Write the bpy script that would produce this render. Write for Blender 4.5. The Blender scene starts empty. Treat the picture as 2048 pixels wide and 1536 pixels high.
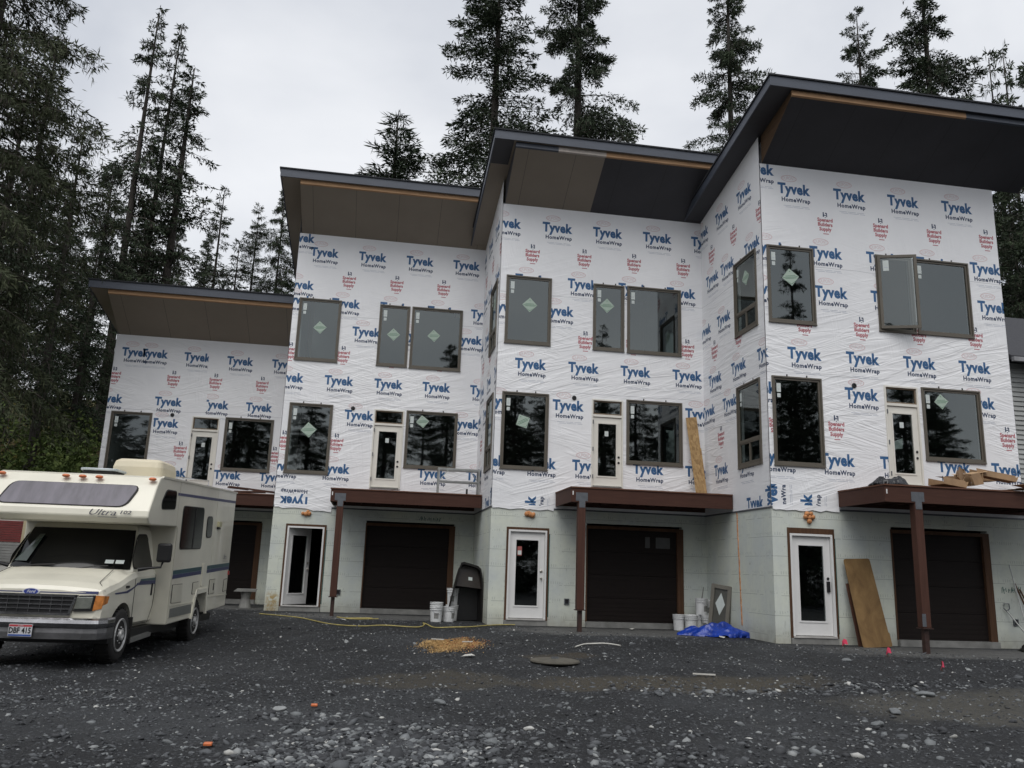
import bpy, bmesh, math, random
import numpy as np
from mathutils import Vector, Matrix
R = math.radians
scene = bpy.context.scene
COL = scene.collection
random.seed(7)
rng = np.random.default_rng(7)

# ------------------------------------------------------------------ camera
CAM = Vector((-8.3312, -16.5686, 1.1528)); YAW, PIT, ROL = 0.157, 0.2215, 0.0351
def cam_axes():
    f = Vector((math.sin(YAW)*math.cos(PIT), math.cos(YAW)*math.cos(PIT), math.sin(PIT)))
    r = Vector((math.cos(YAW), -math.sin(YAW), 0)); u = r.cross(f)
    return f, r*math.cos(ROL)+u*math.sin(ROL), u*math.cos(ROL)-r*math.sin(ROL)
f_, rt_, u_ = cam_axes()
cd = bpy.data.cameras.new('camera'); cam = bpy.data.objects.new('camera', cd); COL.objects.link(cam)
m3 = Matrix((rt_, u_, -f_)).transposed()
cam.matrix_world = Matrix.Translation(CAM) @ m3.to_4x4()
cd.sensor_width = 36; cd.lens = 1641.5/2048*36; cd.clip_end = 2000; cd.clip_start = 0.1
scene.camera = cam

# ------------------------------------------------------------------ light and sky
SUN_EL, SUN_AZ = 56, 197      # degrees; azimuth clockwise from +Y
scene.view_settings.view_transform = 'Standard'; scene.view_settings.look = 'None'
scene.view_settings.exposure = 0.22; scene.view_settings.gamma = 1
w = bpy.data.worlds.new("World"); scene.world = w; w.use_nodes = True
nt = w.node_tree; nt.nodes.clear()
def N(nt, t, **k):
    n = nt.nodes.new(t)
    for a, b in k.items(): setattr(n, a, b)
    return n
sky = N(nt, 'ShaderNodeTexSky', sky_type='NISHITA'); sky.sun_disc = False
sky.sun_elevation = R(SUN_EL); sky.sun_rotation = R(SUN_AZ); sky.air_density = 1; sky.dust_density = 4
bg1 = N(nt, 'ShaderNodeBackground'); bg1.inputs['Strength'].default_value = 0.012
nt.links.new(sky.outputs[0], bg1.inputs[0])
tc = N(nt, 'ShaderNodeTexCoord')
mp = N(nt, 'ShaderNodeMapping'); mp.inputs['Scale'].default_value = (1, 1, 1.5); nt.links.new(tc.outputs['Generated'], mp.inputs[0])
n1 = N(nt, 'ShaderNodeTexNoise'); n1.inputs['Scale'].default_value = 2.3; n1.inputs['Detail'].default_value = 6; n1.inputs['Roughness'].default_value = .48; n1.inputs['Distortion'].default_value = .3
nt.links.new(mp.outputs[0], n1.inputs[0])
cr = N(nt, 'ShaderNodeValToRGB'); nt.links.new(n1.outputs[0], cr.inputs[0])
cr.color_ramp.elements[0].position = .30; cr.color_ramp.elements[0].color = (.56, .59, .65, 1)
cr.color_ramp.elements[1].position = .70; cr.color_ramp.elements[1].color = (.93, .94, .96, 1)
bg2 = N(nt, 'ShaderNodeBackground'); bg2.inputs['Strength'].default_value = .84
nt.links.new(cr.outputs[0], bg2.inputs[0])
ad = N(nt, 'ShaderNodeAddShader'); nt.links.new(bg1.outputs[0], ad.inputs[0]); nt.links.new(bg2.outputs[0], ad.inputs[1])
wo = N(nt, 'ShaderNodeOutputWorld'); nt.links.new(ad.outputs[0], wo.inputs[0])
sd = bpy.data.lights.new('sun', 'SUN'); sd.energy = 1.5; sd.angle = R(45); sd.color = (1, .985, .96)
so = bpy.data.objects.new('sun', sd); COL.objects.link(so)
sdir = Vector((math.sin(R(SUN_AZ))*math.cos(R(SUN_EL)), math.cos(R(SUN_AZ))*math.cos(R(SUN_EL)), math.sin(R(SUN_EL))))
so.rotation_euler = sdir.to_track_quat('Z', 'Y').to_euler(); so.location = (0, -30, 40)

# ------------------------------------------------------------------ materials
def lin(r, g, b):
    f = lambda c: ((c/255+.055)/1.055)**2.4 if c/255 > .04045 else c/255/12.92
    return (f(r), f(g), f(b), 1)
def newmat(name):
    m = bpy.data.materials.new(name); m.use_nodes = True
    nt = m.node_tree; nt.nodes.clear()
    b = N(nt, 'ShaderNodeBsdfPrincipled'); o = N(nt, 'ShaderNodeOutputMaterial')
    nt.links.new(b.outputs[0], o.inputs[0]); return m, nt, b
def math_(nt, op, a, b=None, c=None):
    n = N(nt, 'ShaderNodeMath', operation=op)
    for i, v in enumerate((a, b, c)):
        if v is None: continue
        if isinstance(v, (int, float)): n.inputs[i].default_value = v
        else: nt.links.new(v, n.inputs[i])
    return n.outputs[0]
def noise(nt, vec, scale, detail=4, rough=.55, dist=0):
    n = N(nt, 'ShaderNodeTexNoise'); n.inputs['Scale'].default_value = scale; n.inputs['Detail'].default_value = detail
    n.inputs['Roughness'].default_value = rough; n.inputs['Distortion'].default_value = dist
    if vec is not None: nt.links.new(vec, n.inputs['Vector'])
    return n.outputs[0]
def ramp(nt, fac, stops):
    c = N(nt, 'ShaderNodeValToRGB'); nt.links.new(fac, c.inputs[0]); e = c.color_ramp.elements
    while len(e) < len(stops): e.new(.5)
    for i, (p, col) in enumerate(stops): e[i].position = p; e[i].color = col if len(col) == 4 else (*col, 1)
    return c.outputs[0]
def mixc(nt, fac, a, b, mode='MIX'):
    n = N(nt, 'ShaderNodeMix', data_type='RGBA', blend_type=mode)
    for s, v in (('Factor', fac), ('A', a), ('B', b)):
        i = [q for q in n.inputs if q.name == s and q.enabled and (q.type == 'RGBA' or s == 'Factor')][0]
        if isinstance(v, (int, float)): i.default_value = v
        elif isinstance(v, tuple): i.default_value = v
        else: nt.links.new(v, i)
    return [q for q in n.outputs if q.enabled and q.type == 'RGBA'][0]
def vec(nt, scale=(1, 1, 1), kind='Object', rot=(0, 0, 0)):
    t = N(nt, 'ShaderNodeTexCoord'); m = N(nt, 'ShaderNodeMapping'); m.inputs['Scale'].default_value = scale; m.inputs['Rotation'].default_value = rot
    nt.links.new(t.outputs[kind], m.inputs[0]); return m.outputs[0]
def bump(nt, b, h, strength=.3, dist=.01):
    n = N(nt, 'ShaderNodeBump'); n.inputs['Strength'].default_value = strength; n.inputs['Distance'].default_value = dist
    nt.links.new(h, n.inputs['Height']); nt.links.new(n.outputs[0], b.inputs['Normal']); return n
def N_clamp(nt, v):
    n = N(nt, 'ShaderNodeClamp'); nt.links.new(v, n.inputs[0]); return n.outputs[0]
_m = {}
def pm(name, col, rough=.7, var=.18, scale=3, stretch=(1, 1, 1), bmp=.15, bscale=40, metal=0, spec=.5, dist=.004, coat=0):
    """plain procedural surface: tone variation plus fine bump"""
    if name in _m: return _m[name]
    m, nt, b = newmat(name)
    v = vec(nt, stretch)
    n = noise(nt, v, scale, 6, .6)
    c = (col[0], col[1], col[2], 1)
    d = tuple(x*(1-var) for x in c[:3])+(1,); l = tuple(min(1, x*(1+var)) for x in c[:3])+(1,)
    nt.links.new(ramp(nt, n, [(.3, d), (.7, l)]), b.inputs['Base Color'])
    b.inputs['Roughness'].default_value = rough; b.inputs['Metallic'].default_value = metal
    b.inputs['Specular IOR Level'].default_value = spec; b.inputs['Coat Weight'].default_value = coat
    if bmp: bump(nt, b, noise(nt, v, bscale, 3), bmp, dist)
    _m[name] = m; return m
def wood(name, dark, light, stretch=(30, 30, 2), rough=.75, spec=.3):
    if name in _m: return _m[name]
    m, nt, b = newmat(name); v = vec(nt, stretch)
    n = noise(nt, v, 1.2, 6, .65, .6); n2 = noise(nt, vec(nt), 2.5, 4)
    c = ramp(nt, n, [(.3, dark), (.7, light)])
    c = mixc(nt, math_(nt, 'MULTIPLY', n2, .5), c, tuple(x*.6 for x in dark[:3])+(1,))
    nt.links.new(c, b.inputs['Base Color']); b.inputs['Roughness'].default_value = rough; b.inputs['Specular IOR Level'].default_value = spec
    bump(nt, b, n, .25, .004); _m[name] = m; return m

def wrap_mat():
    m, nt, b = newmat('house_wrap')
    geo = N(nt, 'ShaderNodeNewGeometry'); pos = geo.outputs['Position']
    sp = N(nt, 'ShaderNodeSeparateXYZ'); nt.links.new(pos, sp.inputs[0])
    big = noise(nt, pos, .45, 4); fine = noise(nt, pos, 5, 5)
    c = ramp(nt, big, [(.3, (.79, .795, .81, 1)), (.7, (.87, .875, .885, 1))])
    c = mixc(nt, math_(nt, 'MULTIPLY', fine, .16), c, (.52, .53, .58, 1))
    # wrinkles: long soft creases at a few slants, gathered in patches
    def crease(scale, st, rot, dist, detail=2):
        mr = N(nt, 'ShaderNodeMapping'); mr.inputs['Rotation'].default_value = (0, rot, 0); nt.links.new(pos, mr.inputs[0])
        mpn = N(nt, 'ShaderNodeMapping'); mpn.inputs['Scale'].default_value = st; nt.links.new(mr.outputs[0], mpn.inputs[0])
        n = noise(nt, mpn.outputs[0], scale, detail, .45, dist)
        return ramp(nt, n, [(.40, (0, 0, 0, 1)), (.50, (.75, .75, .75, 1)), (.56, (.35, .35, .35, 1)), (.68, (1, 1, 1, 1))])
    r1 = crease(1.0, (.55, .55, 5.2), .28, .5)
    r2 = crease(1.0, (.7, .7, 6.0), -.22, .6)
    r3 = crease(1.0, (4.5, 4.5, .6), .15, .5)
    def patchy(sc, lo, hi): return ramp(nt, noise(nt, pos, sc, 2, .5, .5), [(lo, (0, 0, 0, 1)), (hi, (1, 1, 1, 1))])
    low = N_clamp(nt, math_(nt, 'MULTIPLY', math_(nt, 'SUBTRACT', 9.4, sp.outputs[2]), .35))
    h = math_(nt, 'MULTIPLY', math_(nt, 'MULTIPLY', r1, patchy(.45, .40, .58)), math_(nt, 'ADD', math_(nt, 'MULTIPLY', low, .8), .2))
    h = math_(nt, 'ADD', h, math_(nt, 'MULTIPLY', math_(nt, 'MULTIPLY', r2, patchy(.6, .46, .62)), low))
    h = math_(nt, 'ADD', h, math_(nt, 'MULTIPLY', math_(nt, 'MULTIPLY', r3, patchy(.8, .52, .66)), .5))
    h = math_(nt, 'ADD', h, math_(nt, 'MULTIPLY', noise(nt, pos, 2.2, 2), .8))
    # lap seams of the sheets
    for z in (5.62, 8.2):
        wob = math_(nt, 'MULTIPLY', noise(nt, pos, .8, 2), .12)
        st = math_(nt, 'GREATER_THAN', math_(nt, 'ADD', sp.outputs[2], wob), z+.06)
        h = math_(nt, 'ADD', h, math_(nt, 'MULTIPLY', st, 1.1))
        ln = math_(nt, 'COMPARE', math_(nt, 'ADD', sp.outputs[2], wob), z+.055, .006)
        c = mixc(nt, math_(nt, 'MULTIPLY', ln, .5), c, (.3, .31, .34, 1))
    nt.links.new(c, b.inputs['Base Color'])
    b.inputs['Roughness'].default_value = .5; b.inputs['Specular IOR Level'].default_value = .4
    bump(nt, b, h, .30, .035)
    return m
M_wrap = wrap_mat()

def foam_mat():
    m, nt, b = newmat('foam_block_wall')
    geo = N(nt, 'ShaderNodeNewGeometry'); pos = geo.outputs['Position']
    sp = N(nt, 'ShaderNodeSeparateXYZ'); nt.links.new(pos, sp.inputs[0])
    s = math_(nt, 'ADD', sp.outputs[0], math_(nt, 'MULTIPLY', sp.outputs[1], 1.0)); z = sp.outputs[2]
    big = noise(nt, pos, .8, 5, .6); fine = noise(nt, pos, 9, 5, .6)
    c = ramp(nt, big, [(.34, (.56, .60, .585, 1)), (.62, (.68, .71, .61, 1))])
    c = mixc(nt, math_(nt, 'MULTIPLY', fine, .35), c, (.33, .36, .34, 1))
    wob = math_(nt, 'MULTIPLY', noise(nt, pos, 3, 2), .01)
    zc = math_(nt, 'FRACT', math_(nt, 'DIVIDE', math_(nt, 'ADD', z, math_(nt, 'ADD', wob, 8.13)), .406))
    course = math_(nt, 'LESS_THAN', zc, .02)
    brk = math_(nt, 'GREATER_THAN', noise(nt, pos, 1.7, 3), .46)
    row = math_(nt, 'FLOOR', math_(nt, 'DIVIDE', math_(nt, 'ADD', z, 8.13), .406))
    off = math_(nt, 'MULTIPLY', math_(nt, 'MODULO', row, 2), .61)
    vj = math_(nt, 'LESS_THAN', math_(nt, 'FRACT', math_(nt, 'DIVIDE', math_(nt, 'ADD', s, math_(nt, 'ADD', off, 60)), 1.22)), .007)
    lines = math_(nt, 'MULTIPLY', math_(nt, 'MAXIMUM', course, math_(nt, 'MULTIPLY', vj, .35)), brk)
    c = mixc(nt, math_(nt, 'MULTIPLY', lines, .6), c, (.10, .115, .11, 1))
    # rows of small moulded ticks under each course
    tick = math_(nt, 'LESS_THAN', math_(nt, 'FRACT', math_(nt, 'DIVIDE', s, .055)), .22)
    band = math_(nt, 'COMPARE', zc, .16, .075)
    tb = math_(nt, 'MULTIPLY', math_(nt, 'MULTIPLY', tick, band), math_(nt, 'GREATER_THAN', noise(nt, pos, 4.5, 3), .5))
    c = mixc(nt, math_(nt, 'MULTIPLY', tb, .42), c, (.16, .19, .18, 1))
    # scuffs and drips
    mpn = N(nt, 'ShaderNodeMapping'); mpn.inputs['Scale'].default_value = (3, 3, .5); nt.links.new(pos, mpn.inputs[0])
    dr = ramp(nt, noise(nt, mpn.outputs[0], 2.5, 6, .7), [(.62, (0, 0, 0, 1)), (.72, (1, 1, 1, 1))])
    c = mixc(nt, math_(nt, 'MULTIPLY', dr, .35), c, (.18, .19, .17, 1))
    sc = ramp(nt, noise(nt, pos, 7, 6, .75, 2), [(.63, (0, 0, 0, 1)), (.67, (1, 1, 1, 1))])
    c = mixc(nt, math_(nt, 'MULTIPLY', sc, .45), c, (.09, .09, .08, 1))
    # ochre drip stain on one corner block
    ax_ = math_(nt, 'LESS_THAN', math_(nt, 'ABSOLUTE', math_(nt, 'SUBTRACT', sp.outputs[0], -10.93)), .20)
    az_ = math_(nt, 'LESS_THAN', z, .36)
    stn = math_(nt, 'MULTIPLY', math_(nt, 'MULTIPLY', N_clamp(nt, math_(nt, 'MULTIPLY', math_(nt, 'SUBTRACT', .20, math_(nt, 'ABSOLUTE', math_(nt, 'SUBTRACT', sp.outputs[0], -10.93))), 9)), N_clamp(nt, math_(nt, 'MULTIPLY', math_(nt, 'SUBTRACT', .40, z), 5))), ramp(nt, noise(nt, pos, 6, 5, .7, 1.5), [(.42, (0, 0, 0, 1)), (.56, (1, 1, 1, 1))]))
    c = mixc(nt, math_(nt, 'MULTIPLY', stn, .85), c, (.36, .24, .07, 1))
    # splashed dirt just above the ground
    dz = math_(nt, 'MULTIPLY', math_(nt, 'SUBTRACT', .25, z), 2.2)
    dm = math_(nt, 'MULTIPLY', N_clamp(nt, dz), noise(nt, pos, 5, 5))
    c = mixc(nt, dm, c, (.20, .17, .12, 1))
    nt.links.new(c, b.inputs['Base Color']); b.inputs['Roughness'].default_value = .85; b.inputs['Specular IOR Level'].default_value = .25
    h = math_(nt, 'SUBTRACT', math_(nt, 'MULTIPLY', fine, .4), math_(nt, 'ADD', lines, math_(nt, 'MULTIPLY', tb, .5)))
    bump(nt, b, h, .4, .008)
    return m
M_foam = foam_mat()

def glass_mat(name='window_glass', refl=.16, tint=(.62, .68, .66, 1)):
    m = bpy.data.materials.new(name); m.use_nodes = True; nt = m.node_tree; nt.nodes.clear()
    g = N(nt, 'ShaderNodeBsdfGlossy'); g.inputs['Roughness'].default_value = .015; g.inputs['Color'].default_value = (.86, .93, .92, 1)
    t = N(nt, 'ShaderNodeBsdfTransparent'); t.inputs[0].default_value = tint
    lw = N(nt, 'ShaderNodeLayerWeight'); lw.inputs[0].default_value = .35
    fac = math_(nt, 'ADD', math_(nt, 'MULTIPLY', lw.outputs['Fresnel'], .55), refl*.75)
    mx = N(nt, 'ShaderNodeMixShader'); nt.links.new(fac, mx.inputs[0]); nt.links.new(t.outputs[0], mx.inputs[1]); nt.links.new(g.outputs[0], mx.inputs[2])
    geo = N(nt, 'ShaderNodeNewGeometry')
    bn = N(nt, 'ShaderNodeBump'); bn.inputs['Strength'].default_value = .05; bn.inputs['Distance'].default_value = .02
    nt.links.new(noise(nt, geo.outputs['Position'], .9, 2), bn.inputs['Height']); nt.links.new(bn.outputs[0], g.inputs['Normal'])
    o = N(nt, 'ShaderNodeOutputMaterial'); nt.links.new(mx.outputs[0], o.inputs[0]); return m
M_glass = glass_mat()
M_frame = pm('window_frame_taupe', (.105, .092, .072), .5, .08, 4, bmp=.05)
M_trimdark = pm('roof_trim_slate', (.060, .070, .092), .5, .12, 2, (1, 1, 6), bmp=.1)
M_shingle = pm('roof_edge_shingle', (.018, .02, .024), .9, .3, 30)
M_soffb = pm('soffit_brown', (.27, .230, .185), .7, .08, .7, bmp=.08)
M_soffd = pm('soffit_charcoal', (.045, .045, .052), .6, .15, .9, bmp=.08)
def soffit_joints(m):
    nt = m.node_tree; b = [n for n in nt.nodes if n.type == 'BSDF_PRINCIPLED'][0]; src = b.inputs['Base Color'].links[0].from_socket
    sp = N(nt, 'ShaderNodeSeparateXYZ'); nt.links.new(vec(nt), sp.inputs[0])
    ln = math_(nt, 'LESS_THAN', math_(nt, 'FRACT', math_(nt, 'DIVIDE', math_(nt, 'ADD', sp.outputs[0], 20.35), 1.22)), .010)
    nt.links.new(mixc(nt, math_(nt, 'MULTIPLY', ln, .55), src, (.01, .01, .01, 1)), b.inputs['Base Color'])
soffit_joints(M_soffb); soffit_joints(M_soffd)
M_lumber = wood('raw_lumber', (.38, .22, .12, 1), (.58, .37, .21, 1), (1.5, 30, 30))
M_primed = pm('primed_lumber', (.45, .40, .36), .7, .15, 6)
M_stain = wood('stained_deck_wood', (.054, .022, .015, 1), (.086, .037, .025, 1), (1.2, 20, 20))
M_post = wood('stained_post_wood', (.058, .025, .017, 1), (.098, .042, .029, 1), (18, 18, .8))
M_buck = wood('brown_treated_wood', (.062, .030, .016, 1), (.13, .066, .034, 1), (22, 22, .9))
M_steel = pm('galvanised_bracket', (.13, .14, .155), .5, .15, 12, metal=.4)
M_rustpaint = pm('brown_steel_tube', (.035, .016, .012), .6, .3, 12)
M_white = pm('door_white_paint', (.70, .70, .69), .45, .04, 2, bmp=.03)
M_cream = pm('door_cream_paint', (.70, .68, .62), .5, .05, 2, bmp=.03)
M_garage = pm('garage_door_brown', (.014, .0105, .0095), .6, .15, 3, (.6, 1, 8), bmp=.1, spec=.15)
M_black = pm('black_plastic', (.012, .012, .013), .45, .2, 5, bmp=.05)
M_drywall = pm('interior_drywall', (.11, .12, .115), .9, .15, .8)
M_darkint = pm('garage_interior_dark', (.03, .03, .03), .9, .2, 1)
M_conc = pm('concrete_sill', (.20, .20, .19), .9, .25, 4, bmp=.5, bscale=25)
M_orange = pm('cured_orange_foam', (.50, .22, .085), .8, .3, 14, bmp=.6, bscale=30, dist=.02)
M_blue = pm('print_blue', (.028, .105, .245), .6, .12, 2, bmp=0)
M_navy = pm('print_navy', (.030, .050, .105), .6, .15, 2, bmp=0)
M_red = pm('print_red', (.42, .12, .14), .6, .12, 2, bmp=0)
M_pink = pm('print_faded_pink', (.68, .54, .55), .6, .06, 2, bmp=0)
M_grey = pm('print_grey', (.42, .45, .52), .6, .06, 2, bmp=0)
M_sticker = pm('sticker_pale_green', (.36, .45, .38), .5, .06, 10, bmp=0)
M_stickw = pm('sticker_white', (.55, .60, .58), .5, .05, 10, bmp=0)
M_inkg = pm('sticker_ink_green', (.14, .24, .17), .6, .05, 10, bmp=0)
M_greenpaint = pm('spray_marking_green', (.02, .10, .09), .7, .3, 20, bmp=0)

# ------------------------------------------------------------------ mesh helpers
class MB:
    def __init__(s): s.v = []; s.f = []; s.m = []
    def add(s, vs, fs, mi=0, T=None):
        o = len(s.v)
        if T is not None: vs = [tuple(T @ Vector(p)) for p in vs]
        s.v += [tuple(p) for p in vs]; s.f += [tuple(i+o for i in f) for f in fs]; s.m += [mi]*len(fs); return s
    def box(s, x0, x1, y0, y1, z0, z1, mi=0, T=None):
        x0, x1 = min(x0, x1), max(x0, x1); y0, y1 = min(y0, y1), max(y0, y1); z0, z1 = min(z0, z1), max(z0, z1)
        return s.add([(x0,y0,z0),(x1,y0,z0),(x1,y1,z0),(x0,y1,z0),(x0,y0,z1),(x1,y0,z1),(x1,y1,z1),(x0,y1,z1)],
                     [(0,3,2,1),(4,5,6,7),(0,1,5,4),(1,2,6,5),(2,3,7,6),(3,0,4,7)], mi, T)
    def quad(s, a, b, c, d, mi=0, T=None): return s.add([a, b, c, d], [(0, 1, 2, 3)], mi, T)
    def prism(s, pts, axis, a, b, mi=0, T=None):
        """extrude 2-D polygon pts along axis ('x','y','z') from a to b"""
        n = len(pts)
        def P(p, h): return {'x': (h, p[0], p[1]), 'y': (p[0], h, p[1]), 'z': (p[0], p[1], h)}[axis]
        vs = [P(p, a) for p in pts]+[P(p, b) for p in pts]
        fs = [tuple(range(n)), tuple(range(2*n-1, n-1, -1))]+[(i, (i+1) % n, (i+1) % n+n, i+n) for i in range(n)]
        return s.add(vs, fs, mi, T)
    def lathe(s, prof, seg=20, c=(0, 0, 0), axis='z', mi=0, T=None, cap=True):
        vs = []
        for r, h in prof:
            for k in range(seg):
                a = 2*math.pi*k/seg; x, y = r*math.cos(a), r*math.sin(a)
                p = (x, y, h) if axis == 'z' else ((h, x, y) if axis == 'x' else (x, h, y))
                vs.append((p[0]+c[0], p[1]+c[1], p[2]+c[2]))
        fs = [(i*seg+k, i*seg+(k+1) % seg, (i+1)*seg+(k+1) % seg, (i+1)*seg+k) for i in range(len(prof)-1) for k in range(seg)]
        if cap: fs += [tuple(range(seg-1, -1, -1)), tuple((len(prof)-1)*seg+k for k in range(seg))]
        return s.add(vs, fs, mi, T)
    def tube(s, pts, r, seg=8, mi=0, T=None):
        pts = [Vector(p) for p in pts]; rs = r if isinstance(r, (list, tuple)) else [r]*len(pts)
        vs = []
        for i, p in enumerate(pts):
            d = (pts[min(i+1, len(pts)-1)]-pts[max(i-1, 0)]).normalized()
            a = d.orthogonal().normalized() if abs(d.z) > .9 else d.cross(Vector((0, 0, 1))).normalized()
            b = d.cross(a)
            for k in range(seg):
                t = 2*math.pi*k/seg; vs.append(tuple(p+a*rs[i]*math.cos(t)+b*rs[i]*math.sin(t)))
        fs = [(i*seg+k, i*seg+(k+1) % seg, (i+1)*seg+(k+1) % seg, (i+1)*seg+k) for i in range(len(pts)-1) for k in range(seg)]
        fs += [tuple(range(seg-1, -1, -1)), tuple((len(pts)-1)*seg+k for k in range(seg))]
        return s.add(vs, fs, mi, T)
    def sphere(s, c, r, seg=10, rings=6, mi=0, sq=(1, 1, 1), T=None):
        vs = []; 
        for i in range(rings+1):
            ph = math.pi*i/rings
            for k in range(seg):
                a = 2*math.pi*k/seg
                vs.append((c[0]+r*sq[0]*math.sin(ph)*math.cos(a), c[1]+r*sq[1]*math.sin(ph)*math.sin(a), c[2]+r*sq[2]*math.cos(ph)))
        fs = [(i*seg+k, (i+1)*seg+k, (i+1)*seg+(k+1) % seg, i*seg+(k+1) % seg) for i in range(rings) for k in range(seg)]
        return s.add(vs, fs, mi, T)
    def build(s, name, mats, parent=None, smooth=False, bevel=0, loc=None, recalc=False, autos=None):
        me = bpy.data.meshes.new(name); me.from_pydata(s.v, [], s.f)
        if not isinstance(mats, (list, tuple)): mats = [mats]
        for m in mats: me.materials.append(m)
        me.polygons.foreach_set('material_index', s.m)
        if recalc:
            bm = bmesh.new(); bm.from_mesh(me); bmesh.ops.recalc_face_normals(bm, faces=bm.faces); bm.to_mesh(me); bm.free()
        if smooth: me.polygons.foreach_set('use_smooth', [True]*len(s.f))
        me.update()
        o = bpy.data.objects.new(name, me); COL.objects.link(o)
        if parent is not None: o.parent = parent
        if loc is not None: o.location = loc
        if bevel:
            b = o.modifiers.new('bevel', 'BEVEL'); b.width = bevel; b.segments = 2; b.limit_method = 'ANGLE'; b.angle_limit = R(40)
        return o
def tag(o, label=None, cat=None, group=None, kind=None):
    if label: o['label'] = label
    if cat: o['category'] = cat
    if group: o['group'] = group
    if kind: o['kind'] = kind
    return o
def empty(name, loc, rz=0, label=None, cat=None, group=None):
    o = bpy.data.objects.new(name, None); COL.objects.link(o); o.location = loc; o.rotation_euler = (0, 0, rz)
    o.empty_display_size = .3
    return tag(o, label, cat, group)
def copy_tree(o, parent=None):
    c = o.copy(); COL.objects.link(c)
    if parent is not None: c.parent = parent
    for ch in list(o.children): copy_tree(ch, c)
    return c
SIDE = Matrix(((0, 1, 0, 0), (-1, 0, 0, 0), (0, 0, 1, 0), (0, 0, 0, 1)))   # wall on the left flank: (a, b, z) -> (b, -a, z)
ID = Matrix.Identity(4)

# ------------------------------------------------------------------ lettering
_txt = {}
def text_polys(body, size=1, bold=0, shear=0, align='CENTER', res=2, spacing=1.0):
    key = (body, size, bold, shear, align, spacing)
    if key in _txt: return _txt[key]
    cu = bpy.data.curves.new('t', 'FONT'); cu.body = body; cu.size = size; cu.offset = bold; cu.shear = shear
    cu.align_x = align; cu.align_y = 'CENTER'; cu.resolution_u = res; cu.space_character = spacing; cu.space_line = .9
    ob = bpy.data.objects.new('t', cu); COL.objects.link(ob)
    dg = bpy.context.evaluated_depsgraph_get(); me = ob.evaluated_get(dg).to_mesh()
    co = [tuple(v.co[:2]) for v in me.vertices]; polys = [[co[i] for i in p.vertices] for p in me.polygons]
    ob.evaluated_get(dg).to_mesh_clear(); bpy.data.objects.remove(ob); bpy.data.curves.remove(cu)
    _txt[key] = polys; return polys
def width(polys):
    xs = [p[0] for q in polys for p in q]; return (min(xs), max(xs))
def clip_half(poly, ax, v, keep_less):
    out = []
    for i in range(len(poly)):
        p, q = poly[i], poly[(i+1) % len(poly)]
        ip = (p[ax] <= v) if keep_less else (p[ax] >= v); iq = (q[ax] <= v) if keep_less else (q[ax] >= v)
        if ip: out.append(p)
        if ip != iq:
            t = (v-p[ax])/(q[ax]-p[ax]); out.append((p[0]+t*(q[0]-p[0]), p[1]+t*(q[1]-p[1])))
    return out
def clip_rect(poly, r):
    for ax, v, k in ((0, r[0], False), (0, r[1], True), (1, r[2], False), (1, r[3], True)):
        poly = clip_half(poly, ax, v, k)
        if len(poly) < 3: return []
    return poly
def subtract(poly, r):
    xs = [p[0] for p in poly]; zs = [p[1] for p in poly]
    if max(xs) <= r[0] or min(xs) >= r[1] or max(zs) <= r[2] or min(zs) >= r[3]: return [poly]
    out = []
    a = clip_half(poly, 0, r[0], True);  out.append(a)
    b = clip_half(poly, 0, r[1], False); out.append(b)
    m = clip_half(clip_half(poly, 0, r[0], False) or [(0, 0)], 0, r[1], True)
    if len(m) >= 3:
        out.append(clip_half(m, 1, r[2], True)); out.append(clip_half(m, 1, r[3], False))
    return [q for q in out if len(q) >= 3]
def put_text(mb, polys, cx, cz, off, mi, T=ID, bounds=None, holes=(), rot=0, sx=1, sz=1):
    c, s = math.cos(rot), math.sin(rot)
    for p in polys:
        q = [(cx+(x*sx)*c-(z*sz)*s, cz+(x*sx)*s+(z*sz)*c) for x, z in p]
        if bounds: q = clip_rect(q, bounds)
        if len(q) < 3: continue
        ps = [q]
        for h in holes: ps = [k for r in ps for k in subtract(r, h)]
        for k in ps:
            mb.add([(x, -off, z) for x, z in k], [tuple(range(len(k)))], mi, T)
def rect_poly(x0, x1, z0, z1): return [(x0, z0), (x1, z0), (x1, z1), (x0, z1)]

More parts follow.
